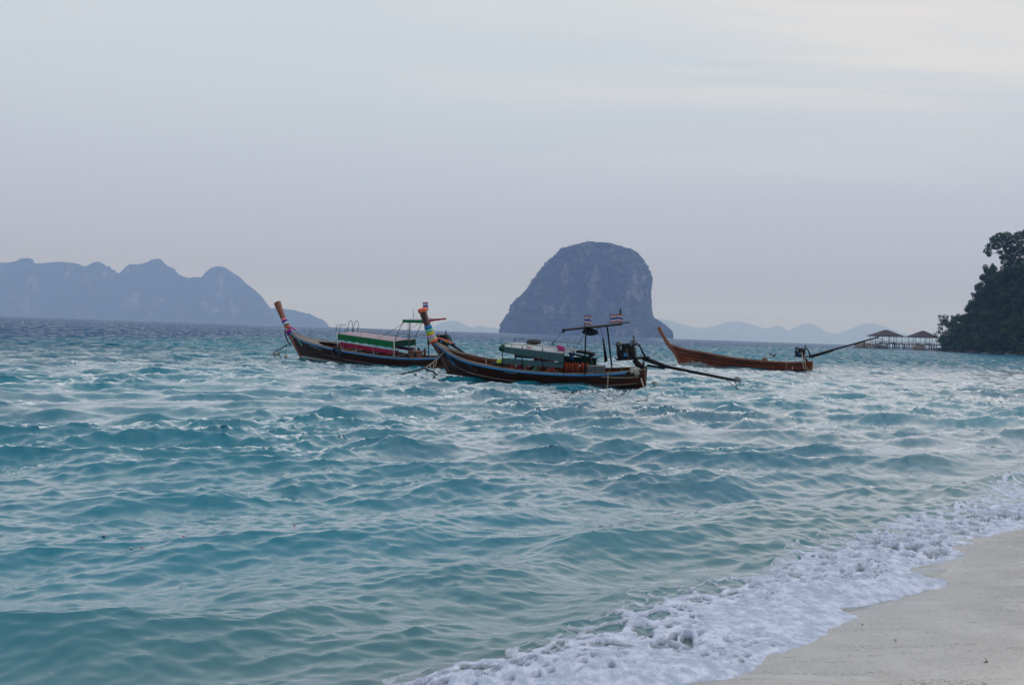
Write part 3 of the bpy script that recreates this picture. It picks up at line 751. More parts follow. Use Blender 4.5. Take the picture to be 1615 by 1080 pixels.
ORD5 = ['first', 'second', 'third', 'fourth', 'fifth', 'sixth', 'last']
class Boat:
    def __init__(s, name, bow, stern, trace, half, heel, label, group, hull_m, rail_m, transom=0.42, foot=0.0):
        s.foot = foot
        B = ground(*bow); S = ground(*stern); s.Lw = (B - S).length
        f = (B - S).normalized(); s.rz = math.atan2(f.y, f.x)
        s.root = empty(name, (S.x, S.y, 0.03), 0, label, 'boat', group); s.root.rotation_euler = (heel, 0, s.rz)
        s.M = Matrix.Translation((S.x, S.y, 0.03)) @ Matrix.Rotation(s.rz, 4, 'Z') @ Matrix.Rotation(heel, 4, 'X'); s.Mi = s.M.inverted()
        s.half = half; s.transom = transom; s.label = label; s.hm = hull_m; s.rm = rail_m
        s.xb = 99
        first = s.L(*trace[0], 0.1); s.xb = first[0]; s.zb = first[2]
        pts = []
        for px, py in trace:
            off = 0.8
            for _ in range(12): x, _, z = s.L(px, py, off); off = s.b(x)
            pts.append((x, z))
        s.xs = np.linspace(0, s.xb, 61); s.zs = smooth_profile(pts, s.xs)
    def L(s, px, py, off=0.0):
        o = s.Mi @ CAMPOS; d = s.Mi.to_3x3() @ ray(px, py); t = (off - o.y) / d.y
        return o + d * t
    def b(s, x):
        u = min(max(x / s.xb, 0), 1)
        if u > 0.45: k = 1 - ((u - 0.45) / 0.55) ** 2.9
        else: k = 1 - (1 - s.transom) * ((0.45 - u) / 0.45) ** 1.7
        return max(s.half * k, 0.07)
    def zg(s, x): return float(np.interp(x, s.xs, s.zs))
    def zk(s, u):
        return -0.30 + 0.22 * (1 - u) ** 3 + (s.foot + 0.24 if s.foot else 0.0) * float(sstep(0.62, 1.0, np.float64(u))) ** 1.3
    def surf(s, u, v, side=1, out=0.0):
        """hull skin: u 0 stern..1 bow, v 0 keel..1 gunwale"""
        zg = float(np.interp(u, s.xs / s.xb, s.zs)); zk = s.zk(u)
        z = zk + (zg - zk) * v
        xe = s.Lw + (s.xb - s.Lw) * ((z - s.foot) / max(s.zb - s.foot, 0.1)) if z > s.foot else s.Lw + (z - s.foot) * 0.7
        q = 0.36 + 0.62 * sstep(0.45, 1.0, np.float64(u))
        y = s.b(u * s.xb) * (0.80 + 0.20 * v) * v ** q
        lap = 0.012 * ((v * 6.0) % 1.0) * (v < 0.999)
        return Vector((u * xe, side * (y + out + lap * (v > 0.05)), z))
    def near(s, x, dz=0.0, out=0.0, side=1):
        return Vector((x, side * (s.b(x) + out), s.zg(x) + dz))
    def thing(s, name, p, label, cat, group=None, rz=0.0):
        o = bpy.data.objects.new(name, None); COL.objects.link(o); o.empty_display_size = 0.2
        o.matrix_world = s.M @ Matrix.Translation(p) @ Matrix.Rotation(rz, 4, 'Z'); return tag(o, label, cat, group)
    def single(s, name, mb, mat, p, label, cat, group=None, smooth=False, rz=0.0):
        o = mb.build(name, mat, None, smooth); o.matrix_world = s.M @ Matrix.Translation(p) @ Matrix.Rotation(rz, 4, 'Z'); return tag(o, label, cat, group)

    def hull(s, inner):
        nu, vs = 64, [0, .04, .1, .1667, .172, .25, .3333, .339, .42, .5, .506, .58, .6667, .672, .75, .8333, .839, .92, 1.0]
        side = [(v, 1) for v in reversed(vs)] + [(v, -1) for v in vs[1:]]
        P = [[s.surf(i / (nu - 1), v, sd) for v, sd in side] for i in range(nu)]
        m = MB(); m.sheet(P)
        # inner skin: a lining set 4 cm in
        Pi = [[Vector((p.x - (0.05 if i > nu - 3 else 0), p.y - math.copysign(min(0.04, abs(p.y) * 0.5), p.y), p.z + (0.03 if abs(j - len(side) // 2) < 6 else 0))) for j, p in enumerate(row)] for i, row in enumerate(P)]
        k = len(m.v); m.sheet([list(reversed(r)) for r in Pi])
        n = len(side)
        for i in range(nu - 1):      # close the rim
            m.f.append((i * n, (i + 1) * n, k + (i + 1) * n + n - 1, k + i * n + n - 1)); m.f.append((i * n + n - 1, k + i * n, k + (i + 1) * n, (i + 1) * n + n - 1))
        seam = []
        row = [1.0 if abs(v * 6 - round(v * 6)) < 0.035 and 0.05 < v < 0.99 else 0.0 for v, _ in side]
        seam = row * nu + [0.0] * (nu * n)
        me = m.mesh('hull', False)
        me.polygons.foreach_set('use_smooth', [True] * len(me.polygons)); add_attr(me, 'seam', np.array(seam))
        me.shade_smooth() if hasattr(me, 'shade_smooth') else None
        s.hobj = link_mesh('hull', me, s.hm, s.root)
        # transom board
        t = MB(); ring = [s.surf(0, v, 1) for v in (1, .8, .6, .4, .2, .05)] + [s.surf(0, v, -1) for v in (.05, .2, .4, .6, .8, 1)]
        a = [p + Vector((0.02, 0, 0)) for p in ring]; c = [p + Vector((0.07, 0, 0)) for p in ring]; q = len(ring)
        t.add(a + c, [tuple(range(q - 1, -1, -1)), tuple(q + i for i in range(q))] + [(i, (i + 1) % q, q + (i + 1) % q, q + i) for i in range(q)])
        t.build('transom', s.hm, s.root)
    def rails(s, cap, rub, rub_x1=None, rub_x0=0.4, w=0.13):
        n = 56
        for sd in (1, -1):
            m = MB(); P = []
            xs = np.linspace(0.0, s.xb - 0.05, n)
            for x in xs:
                bb = s.b(x); w2 = min(w, bb * 0.8); z = s.zg(x)
                P.append([Vector((x, sd * (bb - w2 + 0.03), z + 0.045)), Vector((x, sd * (bb + 0.035), z + 0.045))] if sd < 0 else [Vector((x, sd * (bb + 0.035), z + 0.045)), Vector((x, sd * (bb - w2 + 0.03), z + 0.045))])
            m.sheet(P, 0.05); m.build('gunwale', cap, s.root)
            r = MB(); x1 = rub_x1 or s.xb - 0.05
            pts = [Vector((x, sd * (s.b(x) + 0.028), s.zg(x) - 0.035)) for x in np.linspace(rub_x0, x1, 48)]
            P = [[p + Vector((0, sd * 0.0, 0.045)), p + Vector((0, sd * 0.02, 0.02)), p + Vector((0, sd * 0.02, -0.03)), p + Vector((0, 0, -0.045))] for p in pts]
            if sd > 0: P = [list(reversed(r_)) for r_ in P]
            r.sheet(P, 0.012); r.build('rub_rail', rub, s.root)
    def foredeck(s, x0, arch, mat, drop=0.03, camber=0.03):
        rows = 26; P = []
        for i in range(rows):
            t = i / (rows - 1); row = []
            for j in range(13):
                yy = -1 + j / 6.0
                xa = x0 + arch * (1 - yy * yy)
                x = xa + (s.xb - 0.10 - xa) * t
                row.append(Vector((x, yy * (s.b(x) - 0.03), s.zg(x) - drop + camber * (1 - yy * yy))))
            P.append(row)
        m = MB(); m.sheet(P, 0.04); m.build('foredeck', mat, s.root)
        c = MB()                      # coaming round the edge of the opening
        pts = [P[0][j] + Vector((-0.01, 0, 0.02)) for j in range(13)]; c.tube(pts, 0.035, 6); c.build('coaming', mat, s.root, True)
        # deck planks laid fore and aft as raised seams
        for j in range(2, 11, 2):
            q = MB(); q.tube([P[i][j] + Vector((0, 0, 0.004)) for i in range(0, rows, 3)] + [P[-1][j] + Vector((0, 0, 0.004))], 0.008, 4); q.build('deck_batten', mat, s.root)
    def interior(s, x0, x1, floor_m, rib_m, nrib=13, depth=0.55):
        P = []
        fz = {}
        for x in np.linspace(x0, x1, 30):
            z = max(s.zg(x) - depth, -0.02); w = s.b(x) * (0.78 if x < s.xb * 0.6 else 0.66)
            P.append([Vector((x, -w, z)), Vector((x, 0, z - 0.02)), Vector((x, w, z))])
        m = MB(); m.sheet(P, 0.02); m.build('floor_boards', floor_m, s.root)
        for k in range(nrib):
            x = x0 + (x1 - x0) * (k + 0.5) / nrib; u = x / s.xb
            for sd in (1, -1):
                r = MB(); pts = []
                for v in (1.0, .85, .7, .5, .35):
                    p = s.surf(u, v, sd); pts.append(Vector((p.x, p.y - sd * min(0.075, abs(p.y) * .5), p.z - (0.03 if v == 1 else 0))))
                for a, b_ in zip(pts[:-1], pts[1:]): r.beam(a, b_, 0.05, 0.05)
                r.build('rib', rib_m, s.root)
    def thwart(s, x, mat, dz=-0.16, w=0.24):
        m = MB(); bb = s.b(x) - 0.06; m.box((x, 0, s.zg(x) + dz), (w, 2 * bb, 0.04)); return m.build('thwart', mat, s.root)
    def post(s, path, sizes, mat, name='prow_post'):
        """path of (x, z); sizes of (across, along)"""
        m = MB(); vs = []; n = len(path)
        for i, (x, z) in enumerate(path):
            a = Vector((path[max(i - 1, 0)][0], 0, path[max(i - 1, 0)][1])); b_ = Vector((path[min(i + 1, n - 1)][0], 0, path[min(i + 1, n - 1)][1]))
            d = (b_ - a).normalized(); t = Vector((d.z, 0, -d.x)); w, th = sizes[i]
            c = Vector((x, 0, z))
            for su, sv in ((1, 0.8), (1, -0.8), (0.8, -1), (-0.8, -1), (-1, -0.8), (-1, 0.8), (-0.8, 1), (0.8, 1)):
                vs.append(c + t * (su * th / 2) + Vector((0, sv * w / 2, 0)))
        fs = [tuple(range(7, -1, -1)), tuple((n - 1) * 8 + k for k in range(8))]
        for i in range(n - 1):
            for k in range(8): fs.append((i * 8 + k, i * 8 + (k + 1) % 8, (i + 1) * 8 + (k + 1) % 8, (i + 1) * 8 + k))
        m.add(vs, fs); s.ppath = path; s.psz = sizes
        return m.build(name, mat, s.root)
    def _pp(s, t):
        n = len(s.ppath) - 1; i = min(int(t * n), n - 1); f = t * n - i
        (x0, z0), (x1, z1) = s.ppath[i], s.ppath[i + 1]; (w0, t0), (w1, t1) = s.psz[i], s.psz[i + 1]
        return x0 + (x1 - x0) * f, z0 + (z1 - z0) * f, w0 + (w1 - w0) * f, t0 + (t1 - t0) * f
    def band(s, t0, t1, mat, parent, base, grow=0.03, puff=0.02):
        m = MB(); vs = []; N = 5
        for i in range(N):
            t = t0 + (t1 - t0) * i / (N - 1); x, z, w, th = s._pp(t); xa, za, _, _ = s._pp(max(t - 0.03, 0)); xb, zb, _, _ = s._pp(min(t + 0.03, 1))
            d = Vector((xb - xa, 0, zb - za)).normalized(); tt = Vector((d.z, 0, -d.x)); g = grow + puff * math.sin(math.pi * i / (N - 1)) + random.uniform(-.004, .004)
            for k in range(12):
                a = 2 * math.pi * k / 12; ca, sa = math.cos(a), math.sin(a); q = max(abs(ca), abs(sa)) ** 0.7
                vs.append(Vector((x, 0, z)) + tt * (ca / q * (th / 2 + g)) + Vector((0, sa / q * (w / 2 + g), 0)) - Vector(base))
        fs = []
        for i in range(N - 1):
            for k in range(12): fs.append((i * 12 + k, i * 12 + (k + 1) % 12, (i + 1) * 12 + (k + 1) % 12, (i + 1) * 12 + k))
        fs += [tuple(range(11, -1, -1)), tuple((N - 1) * 12 + k for k in range(12))]
        m.add(vs, fs); return m.build('ribbon', mat, parent, True)

    def canopy(s, corners, camber, mat, name='canopy', thick=0.03, sag=0.0, nx=14, ny=8, round_front=0.0):
        """corners near-front, near-rear, far-front, far-rear"""
        nf, nr, ff, fr = [Vector(c) for c in corners]; P = []
        for i in range(nx):
            t = i / (nx - 1); a = nf.lerp(nr, t); b_ = ff.lerp(fr, t); row = []
            for j in range(ny):
                q = j / (ny - 1); p = a.lerp(b_, q); p.z += camber * math.sin(math.pi * q) + sag * math.sin(math.pi * t * 4) * 0.3
                if round_front and t < 0.12: p.z -= round_front * (1 - t / 0.12) ** 2
                row.append(p)
            P.append(row)
        m = MB(); m.sheet([list(reversed(r)) for r in P], thick); return m.build(name, mat, s.root, False), P
    def flap(s, a, b_, d0, d1, mat, scallop=0.05, n=40, per=4.0, out=Vector((0, 0, 0)), name='canopy_flap'):
        a = Vector(a); b_ = Vector(b_); P = []
        for i in range(n + 1):
            t = i / n; p = a.lerp(b_, t) + out; dd = d0 + (d1 - d0) * t - scallop * abs(math.sin(math.pi * t * per)) ** 0.6 * 0.8
            wv = 0.018 * math.sin(i * 1.9) + 0.012 * math.sin(i * 0.83)
            s_ = Vector((-(b_ - a).y, (b_ - a).x, 0)).normalized()
            P.append([p, p + s_ * wv * 0.5 - Vector((0, 0, dd * 0.5)), p + s_ * wv - Vector((0, 0, dd))])
        m = MB(); m.sheet(P, 0.008); return m.build(name, mat, s.root)
    def pole(s, a, b_, r, mat, name='pole', n=6):
        m = MB(); m.tube([a, b_], r, n); return m.build(name, mat, s.root, True)
    def jacket(s, p, mat, label, rz, lean, group='life jackets stowed in the boats', sc=1.0):
        o = s.thing('life_jacket', p, label, 'life jacket', group, rz)
        for k in (-1, 1):
            m = MB(); rot = Matrix.Rotation(lean, 3, 'X')
            m.blob(rot @ Vector((k * 0.12, 0, 0.24)) * sc, (0.115 * sc, 0.07 * sc, 0.26 * sc), 10, 7, 0.10, int(abs(p[0]) * 97) + k)
            m.build('foam_panel', mat, o, True)
        for z in (0.14, 0.30):
            m = MB(); rot = Matrix.Rotation(lean, 3, 'X'); pts = [rot @ Vector((x_ * sc, y_ * sc, z * sc)) for x_, y_ in ((-.24, 0), (-.12, .085), (0, .06), (.12, .085), (.24, 0))]
            m.tube(pts, 0.014, 4); m.build('strap', RUBBER, o)
        return o
    def flag(s, p, h, fl, fh, label, pole_m=BLACK, drop=0.0):
        o = s.thing('flag', p, label, 'flag', 'small striped flags on the boat roofs')
        m = MB(); m.tube([(0, 0, 0), (0, 0, h)], 0.014, 6); m.build('flag_pole', pole_m, o, True)
        c = MB(); P = []; nx = 9
        rows = [0, 1 / 6, 2 / 6, 4 / 6, 5 / 6, 1]
        for r_ in rows:
            P.append([Vector((-fl * i / (nx - 1), 0.03 * math.sin(i * 1.1 + r_), h - fh + fh * (1 - r_) - drop * (i / (nx - 1)) ** 1.5 - 0.02 * math.sin(i * 0.9))) for i in range(nx)])
        c.sheet(P); me = c.mesh('flag_cloth', True)
        for q in (RIB_RED, RIB['white'], FLAGBLUE): me.materials.append(q)
        for i, pl in enumerate(me.polygons): pl.material_index = [0, 1, 2, 1, 0][i // (nx - 1)]
        link_mesh('flag_cloth', me, None, o); return o
    def engine(s, tiller, mount, tail, block_x, sc=1.0, tank=True, guard=True, skeg=None, split=0.35, color=BLACK):
        """long-tail motor: everything hangs on one swivelling frame"""
        T, Mo, E = Vector((tiller[0], 0, tiller[1])), Vector((mount[0], 0, mount[1])), Vector((tail[0], 0, tail[1]))
        e = MB(); bx = block_x; ax = (Mo - T).normalized() if (Mo - T).length > .2 else (E - Mo).normalized(); zb = Mo.z + (bx - Mo.x) * (ax.z / ax.x if abs(ax.x) > .1 else 0)
        tilt = Matrix.Rotation(-math.atan2(ax.z, -ax.x), 3, 'Y')
        def lp(x, y, z): return Vector((bx, 0, zb)) + tilt @ (Vector((x, y, z)) * sc)
        def bb(m, c, sz, tp=1.0): m.box(lp(*c), (sz[0] * sc, sz[1] * sc, sz[2] * sc), tilt, tp)
        bb(e, (0.0, 0, 0.23), (0.52, 0.34, 0.30)); bb(e, (-0.02, 0, 0.42), (0.46, 0.26, 0.14), 0.92); bb(e, (0.05, 0, 0.52), (0.34, 0.18, 0.08), 0.85)
        for k in range(5): bb(e, (-0.18 + 0.1 * k, 0, 0.57), (0.05, 0.13, 0.06))
        e.blob(lp(-0.16, 0.16, 0.30), (0.09 * sc, 0.06 * sc, 0.12 * sc), 8, 6); e.blob(lp(0.12, -0.17, 0.26), (0.10 * sc, 0.07 * sc, 0.10 * sc), 8, 6)
        eng = e.build('engine', color, s.root)
        f = MB()
        f.tube([lp(0.30, 0, 0.30), lp(0.36, 0, 0.30)], 0.24 * sc, 16); f.tube([lp(0.36, 0, 0.30), lp(0.40, 0, 0.30)], 0.10 * sc, 10); f.build('flywheel', color, eng)
        if tank:
            f = MB(); f.tube([lp(0.30, -.13, 0.58), lp(0.30, .15, 0.58)], 0.10 * sc, 12); f.build('fuel_tank', GREYM, eng, True)
            f = MB(); f.tube([lp(-0.24, .06, 0.50), lp(-0.24, .06, 0.66)], [0.09 * sc, 0.085 * sc], 12); f.tube([lp(-0.24, .06, 0.66), lp(-0.24, .06, 0.69)], 0.105 * sc, 12); f.build('air_filter', GREYM, eng, True)
            f = MB(); f.tube([lp(-0.26, .08, 0.66), lp(-0.26, .08, 0.86)], 0.025 * sc, 8); f.build('exhaust_pipe', RUST, eng, True)
            f = MB(); f.tube([lp(0.02, .19, 0.42), lp(-0.02, .21, 0.25), lp(-0.03, .20, 0.05)], 0.028 * sc, 8); f.build('pipe', RUST, eng, True)
            f = MB(); f.tube([lp(-0.24, .10, 0.60), lp(-0.45, .12, 0.50), lp(-0.54, .1, 0.25), lp(-0.62, .06, 0.05)], 0.026 * sc, 8); f.build('hose', color, eng, True)
            f = MB(); f.tube([lp(-0.30, -.08, 0.56), lp(-0.42, -.1, 0.42), lp(-0.50, -.08, 0.18), lp(-0.60, -.06, 0.02)], 0.022 * sc, 8); f.build('hose', color, eng, True)
            f = MB(); bb(f, (0.06, 0.185, 0.22), (0.13, 0.03, 0.12)); f.build('engine_plate', BLUE, eng)
        f = MB()
        for y in (-0.12, 0.12): f.beam(lp(0.42, y, 0.05), lp(-0.72, y * 0.6, 0.03), 0.05 * sc, 0.07 * sc)
        f.beam(lp(0.4, -.12, 0.05), lp(0.4, .12, 0.05), .05 * sc, .06 * sc); f.beam(lp(-0.3, -.12, 0.04), lp(-0.3, .12, 0.04), .05 * sc, .06 * sc)
        f.build('engine_frame', color, eng)
        f = MB(); f.beam(lp(-0.18, 0, 0.0), Vector((mount[0], 0, s.zg(max(mount[0], 0)) + 0.02)), 0.12 * sc, 0.16 * sc, 0.18 * sc, 0.22 * sc); f.build('swivel', color, eng)
        if (T - Mo).length > 0.3:
            f = MB(); f.tube([T, lp(0.4, 0, 0.04)], [0.022, 0.028], 8); f.build('tiller', color, eng, True)
        f = MB(); k = Mo.lerp(E, split); f.tube([lp(-0.5, 0, 0.03), k], [0.085 * sc, 0.07 * sc], 8); f.tube([k, E], [0.058 * sc, 0.045 * sc], 8); f.build('shaft', color, eng, True)
        k1 = Mo.lerp(E, 0.06) - Vector((0, 0, 0.10)); k2 = Mo.lerp(E, split * 0.93) - Vector((0, 0, 0.085))
        f = MB(); f.tube([k1, k2], 0.042 * sc, 8); f.beam(k2 + Vector((0, 0, 0.10)), k2 - Vector((0, 0, 0.03)), 0.04, 0.04); f.build('brace', color, eng, True)
        d = (E - Mo).normalized()
        f = MB()
        if guard:      # small domed cavitation plate
            c = E - d * 0.02; vs = []; n = 14
            for r_, h_ in ((0.16, 0.0), (0.13, 0.09), (0.07, 0.145), (0.02, 0.16)):
                for q in range(n):
                    a = 2 * math.pi * q / n; vs.append(c + d * (math.cos(a) * r_) + Vector((0, math.sin(a) * r_ * 0.9, h_)))
            fs = [(i * n + q, i * n + (q + 1) % n, (i + 1) * n + (q + 1) % n, (i + 1) * n + q) for i in range(3) for q in range(n)] + [tuple(3 * n + q for q in range(n)), tuple(range(n - 1, -1, -1))]
            f.add(vs, fs); f.build('guard_plate', GREYM, eng)
        f = MB()
        for q in range(3):
            a = 2.1 * q + 0.4; u1 = Vector((0, math.cos(a), math.sin(a))); f.beam(E + d * 0.05, E + d * 0.10 + u1 * 0.13, 0.03, 0.012, 0.10, 0.008)
        f.tube([E, E + d * 0.12], [0.04, 0.02], 8); f.build('propeller', GREYM, eng)
        if skeg:
            f = MB(); p0, p1, p2 = [Vector((q[0], 0, q[1])) for q in skeg]; f.tube([p0, p1], 0.014, 6); f.tube([p1, p2], 0.018, 6); f.tube([p1.lerp(p2, .5), p0.lerp(p1, 0.75)], 0.012, 6); f.build('skeg', color, eng, True)
        return eng
    def script(s, px0, px1, rows, mats, off=0.9, dens=11, h=0.10, seed=1):
        """painted running script on the near side of the hull, each stroke lying on the planks"""
        rnd = random.Random(seed); out = []
        for r_, (ya, yb, mat) in enumerate(rows):
            m = MB()
            for k in range(dens):
                t = (k + 0.5) / dens; c = s.L(px0 + (px1 - px0) * t, ya + (yb - ya) * t, 0.7)
                w = h * rnd.uniform(0.5, 0.8)
                prev = None; N = 7; a0 = rnd.uniform(0, 6.28); turn = rnd.choice((-1, 1)) * rnd.uniform(3.5, 6.0)
                for i in range(N):
                    a = a0 + turn * i / (N - 1); x = c.x + w * 0.6 * math.cos(a) - w * 0.2 * i / N; z = c.z + h * 0.5 * math.sin(a)
                    p = s.on_hull(x, z, 0.012)
                    if prev is not None: m.beam(prev, p, 0.012, 0.020)
                    prev = p
            out.append(tag(m.build('painted_lettering', mat, s.root), kind='stuff'))
        return out
    def on_hull(s, x, z, out=0.01):
        u = min(x / s.xb, 0.99)
        for _ in range(6):
            zg = float(np.interp(u, s.xs / s.xb, s.zs)); zk = s.zk(u)
            v = min(max((z - zk) / (zg - zk), 0.05), 1.0); p = s.surf(u, v, 1, out); u = min(max(u + (x - p.x) / s.xb, 0), 0.995)
        return s.surf(u, v, 1, out)

RAG = cloth('dirty_rag', (0.42, 0.38, 0.34))
RIB_RED = cloth('flag_red', (0.42, 0.07, 0.08)); FLAGBLUE = cloth('flag_blue', (0.14, 0.13, 0.38))
def rope(pts, r, mat, name, label, cat='rope', sag=0.0, n=10, group=None):
    P = []
    for a, b_ in zip(pts[:-1], pts[1:]):
        a = Vector(a); b_ = Vector(b_)
        for i in range(n):
            t = i / n; P.append(a.lerp(b_, t) - Vector((0, 0, sag * math.sin(math.pi * t))))
    P.append(Vector(pts[-1])); o0 = P[0]
    m = MB(); m.tube([p - o0 for p in P], r, 6); o = m.build(name, mat, None, True); o.location = o0
    return tag(o, label, cat, group)

H1 = hullmat('hull_dark_teak', (0.110, 0.026, 0.007), (0.042, 0.011, 0.004), (0.034, 0.034, 0.027), band_x=9.6, pw=0.6)
H2 = hullmat('hull_brown_teak', (0.115, 0.028, 0.007), (0.045, 0.012, 0.004), (0.030, 0.026, 0.018), bottom=(0.09, 0.015, 0.015), band=(0.09, 0.015, 0.015), band_x=7.6, pw=0.6)
H3 = hullmat('hull_red_teak', (0.32, 0.070, 0.012), (0.15, 0.030, 0.007), None, bottom=(0.42, 0.36, 0.22), band=(0.42, 0.36, 0.22))

# ---- boat A: left, green awning
A = Boat('longtail_boat', (474.4, 568), (712, 582), [(457, 524), (464, 531), (480, 538), (500, 544), (530, 551.5), (560, 556), (600, 562), (640, 565.5), (680, 565), (712, 562)],
         0.98, math.radians(-5.5), 'left longtail boat with green awning, crimson side board and bare brown prow', 'longtail boats moored off the beach', H1, BLUE)
A.hull(BROWN); A.rails(WOOD, BLUE); A.foredeck(A.L(512, 545, .9).x, 1.3, DECK); A.interior(0.3, 9.0, DECK, WOOD)
pp = [A.L(*q) for q in [(474.4, 566), (462, 541), (456.5, 525), (452, 513), (447, 503), (441.5, 489), (437, 476.5)]]
A.post([(p.x - (0.10 if i < 2 else 0), p.z) for i, p in enumerate(pp)], [(.14, .12), (.15, .18), (.17, .26), (.17, .24), (.19, .25), (.24, .31), (.29, .38)], POSTW)
base = (pp[3].x, 0, pp[3].z)
g = A.thing('prow_ribbons', base, 'pink, white, green and orange ribbons tied round the bare brown prow', 'ribbons')
for t0, t1, c in ((.62, .67, 'pink'), (.57, .62, 'violet'), (.52, .57, 'white'), (.485, .52, 'dark_green'), (.44, .485, 'orange'), (.40, .44, 'lime'), (.35, .40, 'magenta'), (.31, .35, 'violet')): A.band(t0, t1, RIB[c], g, base)
for k, (c, e) in enumerate((('magenta', (462, 519)), ('violet', (467, 522)), ('orange', (465, 521.5)), ('lilac', (470, 521)))):
    m = MB(); e3 = A.L(*e, .25 - .1 * k); a3 = Vector(base) + Vector((-.1, .1, -.1 - .05 * k)); n_ = 8
    P = [[a3.lerp(e3, i / n_) - Vector(base) + Vector((0, -.04, .10 * math.sin(3 * i / n_) + .02)), a3.lerp(e3, i / n_) - Vector(base) + Vector((0, .04, .10 * math.sin(3 * i / n_) + .0))] for i in range(n_ + 1)]
    m.sheet(P, .01); m.build('ribbon_tail', RIB[c], g)
A.script(485, 505, [(544.5, 553, WHITE), (546.5, 555.5, FADED)], None, dens=8, h=0.10, seed=4)
m = MB()
for k, (a_, b_) in enumerate((((465.5, 535), (469, 541)), ((467, 538), (473, 546)), ((469, 541), (474.5, 544)))): m.beam(A.on_hull(*A.L(*a_, .4).xz, .02), A.on_hull(*A.L(*b_, .4).xz, .02), .02, .05)
m.build('painted_flower', RIB['mint'], A.root)
nf = A.L(533, 526, .9); nr = A.L(621.6, 538.4, .9); fr_2 = A.L(655, 535, -.9); ff = Vector((nf.x, -.9, nf.z + fr_2.z - nr.z))
A.canopy((nf, nr, ff, fr_2), 0.04, PINKT)
A.flap(nf, nr, .40, .40, GREEN, .07, 60, 7, Vector((0, .035, 0))); A.flap(nr, fr_2, .36, .40, DGREEN, .09, 24, 3, Vector((-.03, 0, 0))); A.flap(ff, fr_2, .34, .34, DGREEN, .08, 40, 5, Vector((0, -.035, 0)))
for x_ in (nf.x + .02, nr.x - .03):
    for sd in (1, -1):
        top = nf.lerp(nr, (x_ - nf.x) / (nr.x - nf.x)).z
        A.pole(Vector((x_, sd * .94, A.zg(x_))), Vector((x_, sd * .94, top + (.08 if x_ > 7 or x_ < 3.5 else 0.0))), .026, WHITE, 'awning_pole')
for sd in (.55, -.55):   # roof rails
    m = MB(); m.tube([nf.lerp(nr, .05) + Vector((0, sd - .9, .22)), nf.lerp(nr, .97) + Vector((0, sd - .9, .26))], .012, 5)
    for t in (.05, .35, .65, .97): q = nf.lerp(nr, t); m.tube([q + Vector((0, sd - .9, .02)), q + Vector((0, sd - .9, .24))], .012, 5)
    m.build('roof_rail', GREYM, A.root, True)
t3 = A.thing('boarding_ladder', (nf.lerp(nr, .2) + Vector((0, -.7, .10))), 'thin hooped boarding ladder lying on the green awning', 'ladder')
for k in (0, 1):
    m = MB(); x0 = .55 - .45 * k
    m.tube([(x0 + .22, 0, 0), (x0 + .10, 0, .40), (x0 + .02, 0, .60), (x0 - .06, 0, .68), (x0 - .15, 0, .66), (x0 - .22, 0, .55), (x0 - .22, 0, .0)], .016, 6); m.build('hoop', BLACK, t3, True)
    m = MB(); m.tube([(x0 + .95, .1 + .2 * k, 0), (x0 + .93, .1 + .2 * k, .30), (x0 + .85, .1 + .2 * k, .36), (x0 + .45, .1 + .2 * k, .46)], .014, 6); m.build('bent_bar', BLACK, t3, True)
bd0 = A.L(536, 542, .86); bd1 = A.L(622.6, 556, .86)
m = MB(); m.beam(bd0, bd1, .04, .23); m.build('side_board', CRIM, A.root)
m = MB(); m.beam(bd0 + Vector((0, 0, .125)), bd1 + Vector((0, 0, .125)), .05, .015); m.build('side_board_cap', WHITE, A.root)
m = MB(); m.beam(Vector((bd0.x, -.86, bd0.z)), Vector((bd1.x, -.86, bd1.z)), .04, .17); m.build('side_board', CRIM, A.root)
for t in (.02, .3, .62, .97):
    for sd in (1, -1): q = bd0.lerp(bd1, t); A.pole(Vector((q.x, sd * .86, A.zg(q.x))), Vector((q.x, sd * .86, q.z + .2)), .022, WHITE, 'board_stanchion')
for k in range(6): A.thwart(3.7 + .72 * k, ORANGE if k % 2 else BROWN, -.02, .34)
for k in range(5): A.jacket(Vector((3.6 + .42 * k, .25 - .25 * (k % 2), A.zg(4) + .02)), ORANGE, 'faded orange life jacket, %s from the front on the seats under the green awning' % ORD5[k], .4 * k, .2, sc=.62)
# aft frame and roof
an = A.L(636, 504, .95); zt = an.z
A.canopy(((an.x, .98, zt), (an.x - 1.45, .98, zt + .02), (an.x, -.98, zt - .10), (an.x - 1.45, -.98, zt - .08)), .06, TARP, 'aft_roof')
A.flap((an.x, .99, zt), (an.x - 1.45, .99, zt), .17, .17, GREEN, .02, 16, 3, Vector((0, .03, 0)), 'roof_flap'); A.flap((an.x - 1.47, .98, zt), (an.x - 1.47, -.98, zt), .13, .10, CRIM, .02, 16, 3, name='roof_flap')
px_ = A.L(644, 563.7, .9).x
for sd in (1, -1):
    A.pole(Vector((px_, sd * .9, A.zg(px_))), Vector((px_ - .2, sd * .9, zt)), .03, GREYM, 'roof_post')
    A.pole(Vector((nr.x, sd * .9, nr.z)), Vector((an.x - .02, sd * .93, zt)), .018, GREYM, 'stay'); A.pole(Vector((px_ + .02, sd * .88, A.zg(px_) + .95)), Vector((an.x - .3, sd * .9, zt)), .014, GREYM, 'stay')
    A.pole(Vector((nr.x + 1.2, sd * .8, nr.z + .1)), Vector((an.x - .35, sd * .9, zt - .02)), .010, BLACK, 'guy_line')
A.pole(Vector((px_ - .1, .9, A.zg(px_) + 1.2)), Vector((px_ - .1, -.9, A.zg(px_) + 1.2)), .018, GREYM, 'cross_bar')
A.flag(Vector((an.x - .35, -.4, zt + .09)), .80, .35, .46, 'small striped flag on the roof behind the orange-capped prow')
A.single('antenna', MB().tube([(0, 0, 0), (0, 0, .5)], .012, 6), BLACK, Vector((an.x - .35, .5, zt + .07)), 'short bare rod on the left boat rear roof', 'rod')
